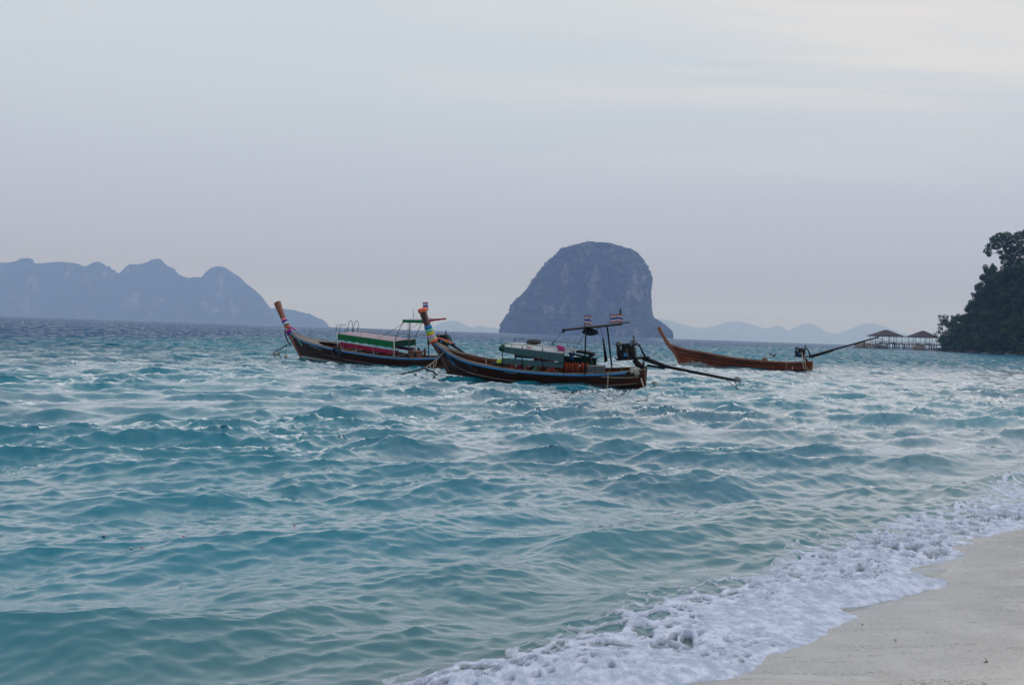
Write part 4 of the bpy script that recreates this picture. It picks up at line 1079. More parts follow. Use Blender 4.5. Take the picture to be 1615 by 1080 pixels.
q = A.L(671.6, 518, -.7); m = MB(); m.tube([(0, 0, 0), (.02, 0, .5), (.05, 0, .95)], [.045, .04, .02], 6)
A.single('hanging_pole', m, BLACK, Vector((q.x - .15, -.7, q.z - .95)), 'dark rolled umbrella hanging under the left boat rear roof', 'umbrella', None, True)
b0 = A.L(653, 564, .62); bo = A.thing('wooden_box', Vector((b0.x, .45, A.zg(b0.x) - .02)), 'plywood box with a round hole at the left boat rear', 'box')
m = MB(); m.box((0, 0, .20), (.62, .45, .38)); m.build('box_body', BROWN, bo); m = MB(); m.box((0, 0, .405), (.68, .5, .03)); m.build('lid', BROWN, bo)
m = MB(); m.tube([(-.12, .228, .2), (-.12, .240, .2)], .09, 14); m.build('vent_hole', BLACK, bo)
for k in range(7):
    m = MB(); h_ = .30 + .2 * ((k * 37) % 5) / 5; m.tube([(0, 0, 0), (0, 0, h_)], .07, 8); m.tube([(0, 0, h_), (0, 0, h_ + .06)], [.07, .02], 8)
    A.single('gas_bottle' if k % 3 else 'bucket', m, [BROWN, BLACK, RUST][k % 3], Vector((nr.x - .25 - .13 * k, -.5 + .22 * (k % 3), A.zg(3) + .02)),
             ['dark bucket, %s from the left, between the green awning and the rear frame' % ORD5[k // 3], '%s brown bottle from the left between the green awning and the rear frame' % ORD5[{1: 0, 2: 1, 4: 2, 5: 3}.get(k, 0)]][1 if k % 3 else 0], 'bucket' if k % 3 == 0 else 'bottle', 'clutter behind the green awning')
ty = A.L(531, 556, 1.03); m = MB(); m.tube([(.30 * math.cos(a), 0, .30 * math.sin(a)) for a in np.linspace(0, 2 * math.pi, 21)], .065, 8, False)
A.single('tyre_fender', m, RUBBER, Vector((ty.x, A.b(ty.x) + .10, ty.z)), 'black tyre hung as a fender over the blue rail of the left boat', 'tyre', None, True)
A.engine((1.6, 1.35), (.35, 1.25), (-3.6, -.1), .45, .95)
c0 = A.M @ A.L(449, 521, .12); c1 = A.M @ A.L(452, 534, .12); c2 = A.M @ A.L(459, 545, .12)
rope([c0, c1, c2], .045, ROPED, 'bow_chain', 'dark knotted rope dangling from the bare brown prow', sag=.05)
r0 = A.M @ A.L(461, 531, .3); f0 = ground(451.5, 563, 0.02)
rope([ground(416, 569.5), ground(436, 559, 0) + Vector((0, 0, .28)), at(452, 544, 61.0)], .035, ROPED, 'mooring_rope', 'dark mooring rope running down left from the left boat bow', sag=.04)
rope([at(452, 544, 61.0), at(465, 531, 60.8)], .012, ROPE, 'bow_line', 'thin pale line between the mooring rope and the left bow')
for k, (px, py, r_) in enumerate(((436, 558, .10), (441, 556, .07))):
    p = at(px, py, 60.6); m = MB(); m.blob((0, 0, 0), (r_, r_, r_ * 1.2), 12, 8, .05, k); o = m.build('float', ROPE, None, True); o.location = p; tag(o, ['pale float on the dark mooring rope', 'smaller pale float just right of the first on the mooring rope'][k], 'float')
o = empty('hanging_float', at(450.5, 562, 60.6), 0, 'pale float hanging on a thin line below the mooring rope', 'float')
m = MB(); m.blob((0, 0, 0), (.09, .09, .14), 12, 8, .05, 5); m.build('float_body', ROPE, o, True); m = MB(); m.tube([(0, 0, .1), (.03, 0, .66)], .010, 5); m.build('line', ROPED, o)
for k, (px, py, qx, qy) in enumerate(((432.5, 560, 433, 568), (439, 556, 443.5, 567), (424, 567, 421, 570))):
    rope([at(px, py, 60.6), at(qx, qy, 60.5)], .022, ROPED, 'rope_end', ['short dark rope end hanging below the first float', 'short dark rope end right of the floats', 'dark rope lump at the far left end of the mooring rope'][k])
# ---- boat B: middle, pale awning
B = Boat('longtail_boat', (704.5, 596), (1018, 611), [(684, 539), (690, 545), (704.5, 555.4), (727, 567.5), (756.6, 575.3), (803, 583), (855, 588), (910, 590.4), (957, 589.6), (995, 585.8), (1018, 583)],
         0.95, math.radians(-7.5), 'middle longtail boat with pale grey awning and orange cloth on its prow', 'longtail boats moored off the beach', H2, BLUE, foot=0.20)
B.hull(BROWN); B.rails(WOOD, BLUE, None, 0.7); B.foredeck(B.L(727, 566, .9).x, 1.1, DECK); B.interior(0.3, 7.7, DECK, WOOD)
pp = [B.L(*q) for q in [(704.5, 586), (694, 562), (685.5, 541), (680.5, 531), (675.5, 517), (669.5, 500), (665.5, 486)]]
B.post([(p.x - (0.10 if i < 2 else 0), p.z) for i, p in enumerate(pp)], [(.12, .12), (.13, .18), (.16, .27), (.18, .25), (.20, .21), (.23, .25), (.26, .29)], POSTD)
base = (pp[4].x, 0, pp[4].z)
g = B.thing('prow_ribbons', base, 'blue, green, yellow, lilac and coral ribbons wound round the dark prow with an orange cap', 'ribbons')
for t0, t1, c in ((.92, 1.0, 'coral'), (.64, .70, 'sky_blue'), (.585, .64, 'mint'), (.53, .585, 'yellow'), (.46, .53, 'lilac'), (.42, .46, 'lime'), (.355, .42, 'coral')): B.band(t0, t1, RIB[c], g, base, .035)
for k, (c, e) in enumerate((('sky_blue', (704, 541)), ('yellow', (707, 541.5)), ('coral', (714, 542.5)))):
    m = MB(); e3 = B.L(*e, -.25 - .05 * k); a3 = Vector(base) + Vector((-.25, -.12, -.45)); n_ = 8
    P = [[a3.lerp(e3, i / n_) - Vector(base) + Vector((0, -.05, .05 * math.sin(3 * i / n_) + .03)), a3.lerp(e3, i / n_) - Vector(base) + Vector((0, .05, .05 * math.sin(3 * i / n_) + .03))] for i in range(n_ + 1)]
    m.sheet(P, .015); m.build('ribbon_tail', RIB[c], g)
B.script(713, 741, [(564, 574.5, RIB['sky_blue']), (567, 577.5, FADED)], None, dens=9, h=0.13, seed=8)
B.script(735, 742, [(579.5, 581, RIB['sky_blue'])], None, dens=3, h=0.06, seed=9)
B.script(796, 817, [(586.5, 587.5, WHITE)], None, dens=9, h=0.045, seed=10)
for pts in ([(701, 556), (704, 563), (709, 570), (715, 576)], [(702, 569), (712, 576), (725, 583), (742, 589)]):
    m = MB(); q = [B.on_hull(*B.L(*p_, .35).xz, .015) for p_ in pts]
    for a_, b_ in zip(q[:-1], q[1:]): m.beam(a_, b_, .015, .05 if pts[0][0] == 701 else .03)
    m.build('painted_stripe', RIB['sky_blue'] if pts[0][0] == 701 else GREYM, B.root)
nf = B.L(792, 546, .95); nr = B.L(889, 557.6, .95); fr_2 = B.L(934, 553, -.95); ff = Vector((nf.x, -.93, nf.z + .7 * (fr_2.z - nr.z)))
B.canopy((nf, nr, ff, fr_2), 0.10, TARP, round_front=.05)
B.flap(nf, nr, .24, .34, TEAL, .0, 40, 4, Vector((0, .035, 0))); B.flap(nf, ff, .20, .20, TEAL, .0, 10, 2, Vector((.03, 0, 0)))
m = MB(); m.tube([nf + Vector((.02, .03, -.1)), nf + Vector((.02, -.25, -.1))], .13, 10); m.build('rolled_awning', DGREEN, B.root, True)
for t in (0, .33, .66, 1.0):
    q = nf.lerp(nr, t)
    for sd in (1, -1): B.pole(Vector((q.x, sd * .93, B.zg(q.x))), Vector((q.x, sd * .93, q.z + .12)), .02, BLACK, 'awning_pole')
m = MB(); m.tube([nf + Vector((0, .02, -.24)), nr + Vector((0, .02, -.36))], .014, 6); m.build('awning_bar', GREYM, B.root, True)
for sd in (-.08, -1.8):
    m = MB(); m.tube([nf.lerp(nr, .0) + Vector((0, sd, .10)), nf.lerp(nr, .5) + Vector((0, sd, .18)), nr + Vector((0, sd, .20)), nr + Vector((-.35, sd, .16)), nr + Vector((-.4, sd, 0))], .013, 5)
    for t in (.15, .4, .65, .9): q = nf.lerp(nr, t); m.tube([q + Vector((0, sd, .02)), q + Vector((0, sd, .17))], .013, 5)
    m.build('roof_rail', GREYM, B.root, True)
q = B.L(841.6, 544.5, -.3); m = MB(); m.tube([(.23 * math.cos(a) * 1.1, .23 * math.sin(a), .06) for a in np.linspace(0, 2 * math.pi, 19)], .08, 8, False)
B.single('tyre', m, RUBBER, Vector((q.x, -.3, nf.lerp(nr, .45).z + .09)), 'black tyre lying flat on the pale awning', 'tyre', None, True)
q = B.L(886, 555, .5); m = MB(); m.box((0, 0, .08), (.22, .3, .16), None, .7); m.blob((.1, .1, .14), (.12, .10, .08), 8, 6, .2, 3); B.single('towel', m, RIB['magenta'], Vector((q.x, .5, nr.z + .07)), 'pink towel bundled on the back edge of the pale awning', 'towel')
m = MB(); m.box((0, 0, 0), (.16, .10, .03)); B.single('red_cloth', m, RIB_RED, nf.lerp(nr, .44) + Vector((0, -.12, .07)), 'small red cloth on the near edge of the pale awning', 'cloth')
bd0 = B.L(793, 569, .9); bd1 = B.L(888.5, 576, .9)
m = MB(); m.beam(bd0, bd1, .05, .22); m.build('side_board', TEAL, B.root); m = MB(); m.beam(Vector((bd0.x, -.9, bd0.z)), Vector((bd1.x, -.9, bd1.z)), .05, .22); m.build('side_board', TEAL, B.root)
for t in (.02, .35, .68, .98):
    for sd in (1, -1): q = bd0.lerp(bd1, t); B.pole(Vector((q.x, sd * .87, B.zg(q.x))), Vector((q.x, sd * .87, q.z)), .02, BLACK, 'board_stanchion')
for k in range(5): B.thwart(nr.x + .35 + (nf.x - nr.x - .7) * k / 4, BROWN, .02, .28)
JL = ['orange life jacket heaped under the pale awning']
for k in range(7): B.jacket(Vector((nr.x + .25 + (nf.x - nr.x - .4) * k / 6.5, .55, B.zg(4) - .06)), [ORANGE, RIB['coral'], ORANGE, RIB['mint'], ORANGE, CRIM, ORANGE][k],
                            '%s life jacket tucked under the grey-green side board, %s from the right' % (['orange', 'coral', 'orange', 'pale mint', 'orange', 'crimson', 'orange'][k], ORD5[k]), .5 * k, .25, sc=.62)
for k in range(5): B.jacket(Vector((B.L(866 - 5.5 * k, 567, -.62).x, -.62, B.zg(4) + .06)), ORANGE, 'rust orange life jacket at the far side under the pale awning, %s from the right' % ORD5[k], 1.2 * k, .1, 'life jackets hung at the far side', .82)
for k in range(7): B.jacket(Vector((B.L(924 - 5.8 * k, 580, .5).x, .52 - .1 * (k % 2), B.zg(2) + .02)), ORANGE, 'rust orange life jacket, %s from the right in the row behind the pale awning' % ORD5[k], 1.0 + .4 * k, .08, 'life jackets standing behind the awning', .78)
m = MB(); m.tube([(-.02, 0, -.36), (-.02, 0, .0)], .02, 5)
B.flap(fr_2 + Vector((1.5, 0, 0)), fr_2 + Vector((-.2, 0, 0)), .34, .38, DGREEN, .03, 20, 3, Vector((0, .02, -.30)), 'far_side_curtain')
q = B.L(940, 584, .72)
o = B.thing('crate', Vector((q.x + .19, .62, B.zg(2) + .03)), 'grey crate with a lid standing on the middle boat side deck', 'crate'); m = MB(); m.box((0, 0, .13), (.33, .34, .26)); m.build('crate_body', GREYM, o); m = MB(); m.box((0, 0, .275), (.35, .37, .03)); m.build('lid', GREYM, o)
o = B.thing('crate', Vector((q.x - .17, .62, B.zg(1.6) + .03)), 'right hand grey crate of the pair on the middle boat', 'crate'); m = MB(); m.box((0, 0, .13), (.33, .34, .26)); m.build('crate_body', GREYM, o); m = MB(); m.box((0, 0, .275), (.35, .37, .03)); m.build('lid', GREYM, o)
for k, (px, py, off) in enumerate(((788, 572, .6), (799, 567, .2), (791, 569, .45))):
    p = B.L(px, py, off); m = MB(); m.blob((0, 0, .07), (.16, .12, .09), 10, 7, .25, k + 3); B.single('rolled_towel', m, LIME, Vector((p.x, off, p.z - .08)), ['lime green bundle in front of the grey-green side board', 'lime green bundle on top of the grey-green side board end', 'lime green bundle between the other two by the side board'][k], 'bundle', None, True)
m = MB(); m.blob((0, 0, .08), (.34, .16, .10), 10, 7, .25, 9); p = B.L(785, 574, .6); B.single('dark_bag', m, RUBBER, Vector((p.x, .6, p.z - .06)), 'black bag lying on the near side of the middle boat bow well', 'bag', None, True)
for k, (x_, y_, a_) in enumerate(((6.8, .1, .5), (6.5, -.2, -.6), (6.2, .25, .2))):
    m = MB(); m.beam((0, 0, 0), (.6 * math.cos(a_), .6 * math.sin(a_), .12), .07, .03); B.single('loose_plank', m, WOOD, Vector((x_, y_, B.zg(x_) - .42)), ['loose plank lying furthest forward in the middle boat bow well', 'loose plank in the middle of the bow well of the middle boat', 'loose plank lying rearmost in the middle boat bow well'][k], 'plank')
# aft roof
a0 = B.L(889, 519.5, .95)
zr = B.L(993, 507.5, -.95)
rn = B.L(973, 510.3, .95); rf = B.L(908, 517.2, -.95)
B.canopy(((a0.x, .95, a0.z), (zr.x, .95, rn.z), (a0.x, -.95, rf.z), (zr.x, -.95, zr.z)), .03, BLACK, 'aft_roof', .05)
pn = B.L(922, 584, .9); pt = B.L(924, 516, .9); pf = B.L(965, 582.5, -.9); pft = B.L(958, 513, -.9)
B.pole(Vector((pn.x, .9, B.zg(pn.x))), Vector((pt.x, .9, pt.z + .05)), .034, BLACK, 'roof_post')
m = MB(); m.tube([Vector((pf.x, -.9, B.zg(pf.x))), Vector((pft.x, -.9, pft.z - .12)), Vector((pft.x + .08, -.9, pft.z - .02)), Vector((pft.x + .5, -.9, pft.z - .06))], .036, 8); m.build('roof_post', BLACK, B.root, True)
m = MB(); m.tube([Vector((pt.x, .9, pt.z)), Vector((pft.x, -.9, pft.z))], .03, 8); m.build('roof_beam', BLACK, B.root, True)
B.pole(Vector((a0.x, .93, a0.z - .04)), Vector((zr.x, .93, rn.z - .04)), .03, BLACK, 'roof_edge'); m = MB(); m.blob(Vector((a0.x + .01, .93, a0.z - .05)), (.07, .07, .09), 8, 6); m.build('roof_bracket', BLACK, B.root, True)
for (a_, oa, b_, ob) in (((888.5, 521), .95, (862, 552), -.2), ((920, 529), -.1, (908.5, 548), -.6)):
    B.pole(B.L(*a_, oa), B.L(*b_, ob), .011, BLACK, 'guy_line', 5)
bn = B.thing('hanging_bundle', B.L(931, 519, .2), 'dark bundle slung in a cloth under the middle boat rear roof', 'bundle')
m = MB(); m.blob((0, 0, -.12), (.36, .22, .14), 12, 8, .12, 5); m.build('bundle_body', RUBBER, bn, True)
for x_ in (-.3, .28, 0): m = MB(); m.tube([(x_ * .8, 0, -.06), (x_ * 1.4, 0, .12)], .014, 5); m.build('strap', RUBBER, bn)
um = B.L(951, 533, -.5); ul = B.L(956, 569.5, -.5); un = B.thing('hanging_umbrella', um, 'long black rolled umbrella hanging from the middle boat rear roof', 'umbrella')
m = MB(); m.tube([(0, 0, 0), (ul.x - um.x, 0, ul.z - um.z)], [.03, .075], 8); m.build('rolled_cloth', BLACK, un, True); m = MB(); m.tube([(0, 0, 0), (.10, 0, .42)], .010, 5); m.build('cord', BLACK, un)
m = MB(); m.tube([(ul.x - um.x, 0, ul.z - um.z), (ul.x - um.x + .1, 0, ul.z - um.z - .03)], .04, 6); m.build('handle', BLACK, un, True)
B.flag(B.L(921.5, 515, .6), B.L(921.5, 497, .6).z - B.L(921.5, 515, .6).z, .30, .36, 'small striped flag over the front of the middle boat rear roof', drop=.05)
B.flag(B.L(962, 510, -.3), B.L(962, 496.5, -.3).z - B.L(962, 511, -.3).z, .55, .33, 'wider striped flag beside the rod on the middle boat rear roof')
an_ = B.thing('antenna', B.L(978.5, 510, -.5), 'black tufted rod standing at the back of the middle boat rear roof', 'rod')
m = MB(); m.tube([(0, 0, 0), (0, 0, .62)], .013, 6); m.build('rod', BLACK, an_); m = MB(); m.blob((0, 0, .50), (.045, .045, .13), 8, 6, .15, 2); m.build('tuft', RUBBER, an_, True)
# clutter rack behind the awning
m = MB(); r0_ = nr + Vector((-.1, -.5, -.05)); m.tube([r0_, r0_ + Vector((-.9, -.1, -.18))], .05, 6); m.tube([r0_ + Vector((-.2, -.6, .0)), r0_ + Vector((-1.0, -.4, -.05))], .07, 6); m.tube([r0_ + Vector((-.6, -.3, -.15)), r0_ + Vector((-1.05, -.3, -.24))], .03, 6)
m.box(r0_ + Vector((-.9, -.4, -.10)), (.2, .4, .14), Matrix.Rotation(.3, 3, 'Y')); B.clut = m.build('engine_hatch_rack', BLACK, B.root)
m = MB(); m.tube([r0_ + Vector((-1.0, .2, -.1)), r0_ + Vector((-1.08, .2, -.65))], .015, 5); m.tube([r0_ + Vector((-1.0, -.9, -.1)), r0_ + Vector((-1.08, -.9, -.65))], .015, 5); m.build('rack_leg', GREYM, B.root)
m = MB(); m.tube([(0, 0, 0), (0, 0, .24)], [.09, .11], 10); q = B.L(902, 562, 0); B.single('blue_bucket', m, BLUE, Vector((q.x, 0, q.z - .12)), 'small blue bucket under the rear rack of the middle boat', 'bucket', None, True)
et, em, ee, eb, s0_, s1_ = B.L(969.5, 564), B.L(1012, 570.5), B.L(1164, 600.5), B.L(992, 560), B.L(1143.7, 597), B.L(1163.6, 614.5)
B.engine((et.x, et.z), (em.x, em.z), (ee.x, ee.z), eb.x, 1.18, skeg=((s0_.x, s0_.z), (s1_.x, s1_.z), (ee.x + .12, ee.z)), split=.26)
m = MB(); m.blob((0, -.02, 0), (.22, .09, .09), 14, 8, .35, 4); m.blob((-.08, .05, -.12), (.12, .04, .13), 12, 7, .35, 5); m.blob((.1, .05, -.08), (.08, .03, .09), 12, 7, .35, 6); q = B.L(1001, 583, B.b(.4)); B.single('rag', m, RAG, Vector((q.x, B.b(q.x) + .02, B.zg(q.x) + .06)), 'pale rag draped over the stern below the engine', 'rag', None, True)
B.pole(B.near(.05, .0), B.near(.05, .32) + Vector((0, -.15, 0)), .05, BLACK, 'stern_bitt')
m = MB(); P = [B.near(x_, dz, .05) for x_, dz in ((1.7, -.12), (1.2, -.18), (.7, -.24), (.2, -.26))]; m.tube([p - P[0] for p in P], .014, 5)
o = m.build('stern_line', ROPE); o.matrix_world = B.M @ Matrix.Translation(P[0]); tag(o, 'thin pale line along the stern side of the middle boat', 'rope')
xs_ = B.L(958, 592, .85).x; P = [B.near(xs_, .08, .07), B.near(xs_, -.3, .07), B.near(xs_ + .02, -.62, .05)]; m = MB(); m.tube([p - P[0] for p in P], .022, 6); o = m.build('side_rope', ROPE); o.matrix_world = B.M @ Matrix.Translation(P[0]); tag(o, 'pale rope hanging over the blue rail near the stern', 'rope')
q = B.M @ Vector((.1, .55, .45)); rope([q, q + Vector((.1, -.1, -.35)), ground(1024, 612)], .035, ROPE, 'stern_rope', 'thick pale rope hanging off the stern into the water')
q = ground(1030, 609); m = MB(); m.tube([(.14 * math.cos(a), .1 * math.sin(a), .06 + .12 * math.sin(a + .6)) for a in np.linspace(0, 2 * math.pi, 15)], .035, 6, False); o = m.build('rope_coil', ROPE, None, True); o.location = q; tag(o, 'loop of pale rope floating just behind the middle boat stern', 'rope')
# bow lines of B
k0 = B.M @ B.L(706, 549, .35); kn = at(689, 566, 44.7); lo = at(671, 579.5, 44.0)
rope([k0, kn, lo], .022, ROPE, 'bow_rope', 'pale rope from the middle boat deck down past its bow', sag=.02)
for k, (a_, b_) in enumerate((((689, 566), (686.5, 578)), ((684, 571), (683.5, 583)), ((679, 574), (678.5, 580)))):
    rope([at(*a_, 44.6), at(*b_, 44.4)], .022, ROPE, 'rope_tassel', ['longest pale rope end hanging under the middle bow', 'second pale rope end left of the longest one', 'shortest pale rope end furthest left under the middle bow'][k])
rope([ground(620, 591.5), at(648, 586, 45.3), at(670, 580, 44.1), at(683, 586, 44.3), ground(694, 592.5)], .04, ROPED, 'anchor_rope', 'dark wet rope rising out of the water left of the middle boat bow', sag=.03)

# ---- boat C: right, plain red-brown
Cb = Boat('longtail_boat', (1071, 576.2), (1281, 585.4), [(1058, 543), (1068, 548), (1085, 552), (1110, 556), (1150, 564), (1200, 569), (1240, 571.5), (1265, 571), (1284, 570)],
          0.80, math.radians(1.0), 'right longtail boat of plain red-brown wood with its shaft raised', 'longtail boats moored off the beach', H3, REDW)
Cb.hull(REDW); Cb.rails(REDW, REDW); Cb.foredeck(Cb.L(1100, 553, .7).x, .8, REDW); Cb.interior(0.3, 8.0, REDW, REDW, 12, .5)
for k in range(5): Cb.thwart(1.8 + 1.25 * k, REDW)
pp = [Cb.L(*q) for q in [(1071, 574), (1063, 557), (1057.5, 547), (1052.5, 540.5), (1048, 533), (1043, 524.5), (1038.8, 516)]]
Cb.post([(p.x - (0.06 if i < 2 else 0), p.z) for i, p in enumerate(pp)], [(.12, .12), (.13, .20), (.15, .30), (.16, .28), (.17, .25), (.19, .24), (.21, .27)], REDW)
Cb.engine((.75, .98), (.42, .98), (-4.40, 2.60), .82, 1.12, guard=False, split=.40, color=BLACK)
m = MB(); m.beam(Vector((-4.40, 0, 2.60)), Vector((-4.75, 0, 2.42)), .03, .04); m.beam(Vector((-4.3, 0, 2.56)), Vector((-4.55, .1, 2.72)), .03, .05); m.build('shaft_fin', GREYM, Cb.root)
q = Cb.L(1206, 571, .0); m = MB(); m.blob((0, 0, .12), (.23, .2, .2), 12, 8, .06, 2); Cb.single('sack', m, principled('grey_sack', (.16, .15, .13), .8), Vector((q.x, 0, Cb.zg(q.x) + .0)), 'round grey sack showing over the side of the red-brown boat', 'sack', None, True)
def crope(pts, r_, label, name='rope'):
    m = MB(); m.tube([p - pts[0] for p in pts], r_, 6); o = m.build(name, ROPE, None, True); o.matrix_world = Cb.M @ Matrix.Translation(pts[0]); return tag(o, label, 'rope')
crope([Cb.L(1265, 556, .3), Cb.L(1265.5, 570, .72), Cb.L(1268, 581, .78), Cb.L(1275, 584.5, .7), Cb.L(1281, 583.5, .5), Cb.L(1285, 578, .3)], .028, 'thick pale rope looped from the right boat engine down its side')
crope([Cb.L(1269.5, 558, .3), Cb.L(1269.5, 570, .72), Cb.L(1271, 579, .78), Cb.L(1276, 583, .7)], .024, 'second pale rope beside the loop on the right boat stern')
crope([Cb.near(1.75, .07, .05), Cb.near(1.78, -.3, .05), Cb.near(1.8, -.62, .03)], .014, 'thin pale line hanging over the right boat side')
crope([Cb.near(1.35, -.3, .04), Cb.near(1.35, -.62, .03)], .03, 'short thick pale rope piece low on the right boat side')
crope([Cb.L(1056, 548, .0) + Vector((.04, 0, 0)), Cb.L(1066, 543, .35)], .016, 'thin pale line tied across the right boat bow')
crope([Cb.L(1284, 574, .3), Cb.L(1287, 580, .3), Cb.L(1291, 577, .3), Cb.L(1294, 583, .3)], .022, 'tangle of pale rope hanging off the right boat stern', 'rope_tangle')
crope([Cb.L(1282, 577, .4), Cb.L(1288, 583.5, .4)], .020, 'pale rope end crossing the tangle at the right boat stern')
# splash against the right boat
rnd = random.Random(5); m = MB()
for k in range(420):
    a = rnd.gauss(0, .55); h = abs(rnd.gauss(0, .20)) * math.exp(-a * a); r_ = rnd.uniform(.008, .035)
    m.blob((a, rnd.gauss(0, .12), h), (r_ * 1.3, r_, r_), 5, 4)
p = Cb.L(1096, 574, .9); o = m.build('splash', MATS['foam'], None, True); o.matrix_world = Cb.M @ Matrix.Translation((p.x, Cb.b(p.x) + .12, -.02)); tag(o, 'white spray where a wavelet hits the right boat bow', 'spray', kind='stuff')
# seabird
bp_ = at(1219, 562, 66.0); bd = empty('seabird', bp_, math.radians(20), 'small dark seabird flying low behind the right boat', 'bird')
m = MB(); m.blob((0, 0, 0), (.16, .05, .05), 10, 7); m.blob((.17, 0, .02), (.05, .035, .035), 8, 6); m.beam((.21, 0, .015), (.26, 0, .005), .012, .012, .004, .004); m.beam((-.14, 0, 0), (-.26, 0, .01), .05, .012, .08, .006); m.build('body', WHITE, bd, True)
for sd in (1, -1):
    m = MB(); P = []
    for i in range(7):
        t = i / 6; c = .13 * (1 - .75 * t) + .01; zz = .16 * math.sin(t * 1.9); P.append([Vector((.05 - .12 * t * t + c * .5, sd * (.03 + .40 * t), zz)), Vector((.05 - .12 * t * t - c, sd * (.03 + .40 * t), zz - .01))])
    m.sheet(P, .010); m.build('wing', BLACK, bd, True)
# drifting petals of a garland on the water
for k, (px, py) in enumerate(((164, 843), (282, 862), (348, 861), (213, 869), (198, 868), (463, 841))):
    p = ground(px, py); X_, Y_, Z_ = sea_surface(np.array([p.x]), np.array([p.y]), poly_dist(np.array([p.x]), np.array([p.y]), FRONT_C), np.array([.02]))
    m = MB(); m.blob((0, 0, 0), (.016, .010, .005), 8, 5, .25, k); o = m.build('flower_petal', RIB['white'] if k == 4 else RIB['magenta'], None, True); o.location = (X_[0], Y_[0], Z_[0] + .008)
    tag(o, ['magenta petal floating furthest left', 'magenta petal on the wave front in the near left water', 'magenta petal right of the others on the wave face', 'red petal beside the white one', 'white petal floating beside a red one', 'magenta petal furthest right on the near water'][k], 'petal', 'petals drifting on the near water')
# ------------------------------------------------------------------ headland, jetty
HS = np.array([(1478, 553.6), (1495, 554.5), (1520, 556.0), (1550, 557.6), (1580, 559.2), (1606, 560.6), (1640, 562.5), (1700, 566), (1800, 572)], float)
HSW = np.array([tuple(ground(*q)[:2]) for q in HS])          # shoreline of the headland
TIP = HSW[0]
STONE = principled('shore_rock', (0.022, 0.021, 0.019), 0.9, noise=(0.8, (0.060, 0.052, 0.044), 0.45, 0.7), bump=(1.5, 0.8, 0.25))
STONE2 = principled('brown_boulder', (0.17, 0.135, 0.095), 0.9, noise=(0.35, (0.09, 0.075, 0.055), 0.45, 0.65), bump=(1.0, 0.8, 0.3))
STONE3 = principled('grey_boulder', (0.060, 0.066, 0.066), 0.9, noise=(0.35, (0.12, 0.12, 0.115), 0.5, 0.7), bump=(1.0, 0.8, 0.3))
# hill: height grows behind the shoreline
SKYP = np.array([(1470, 549), (1478, 546), (1485, 522), (1500, 492), (1517, 486), (1528, 469), (1537, 451), (1545, 435), (1553, 417), (1560, 405), (1600, 400), (1680, 385), (1850, 370)], float)
def shore_Y(px): return float(np.interp((px - 807.5) / FPX, HSW[:, 0] / HSW[:, 1], HSW[:, 1]))
HILL_D = 30.0
def hill_h(px):
    return max(at(px, float(np.interp(px, SKYP[:, 0], SKYP[:, 1])), shore_Y(px) + HILL_D).z - 8.5, 0.8)
nx_, ny_ = 130, 60
gpx = np.linspace(1474, 1860, nx_); gd = np.concatenate([np.linspace(-1.5, HILL_D, 40), np.linspace(HILL_D + 3, 200, ny_ - 40)])
hh_ = np.array([hill_h(p) for p in gpx]); ys_ = np.array([shore_Y(p) for p in gpx])
A_, B_ = np.meshgrid(np.arange(nx_), np.arange(ny_), indexing='ij')
Yh = ys_[A_] + gd[B_]; Xh = (gpx[A_] - 807.5) / FPX * Yh
Zh = hh_[A_] * np.clip(gd[B_] / HILL_D, 0, 1) ** 0.9 + 0.3 + 0.8 * fbm(Xh / 6, Yh / 6, oct=3, seed=5) * (gd[B_] > 1) - 2.0 * (gd[B_] < 0)
Zh[0, :] = -1.5
V = np.stack([Xh, Yh, Zh], -1).reshape(-1, 3)
SOIL = principled('hill_undergrowth', (0.014, 0.024, 0.010), 1.0, spec=0.1, noise=(0.25, (0.030, 0.045, 0.018), 0.4, 0.65), bump=(0.8, 1.0, 0.8))
tag(link_mesh('headland_hill', np_mesh('headland_hill', V, grid_quads(nx_, ny_)[:, ::-1]), SOIL), 'steep wooded hill at the right edge', kind='structure')
def hill_z(px, Y):
    d = Y - shore_Y(px); return hill_h(px) * min(max(d / HILL_D, 0), 1) ** 0.9 + 0.3
def hill_spot(px, z):
    """distance out at which the slope reaches height z"""
    return shore_Y(px) + HILL_D * min(max((z - 0.3) / hill_h(px), 0.02), 1) ** (1 / 0.9)

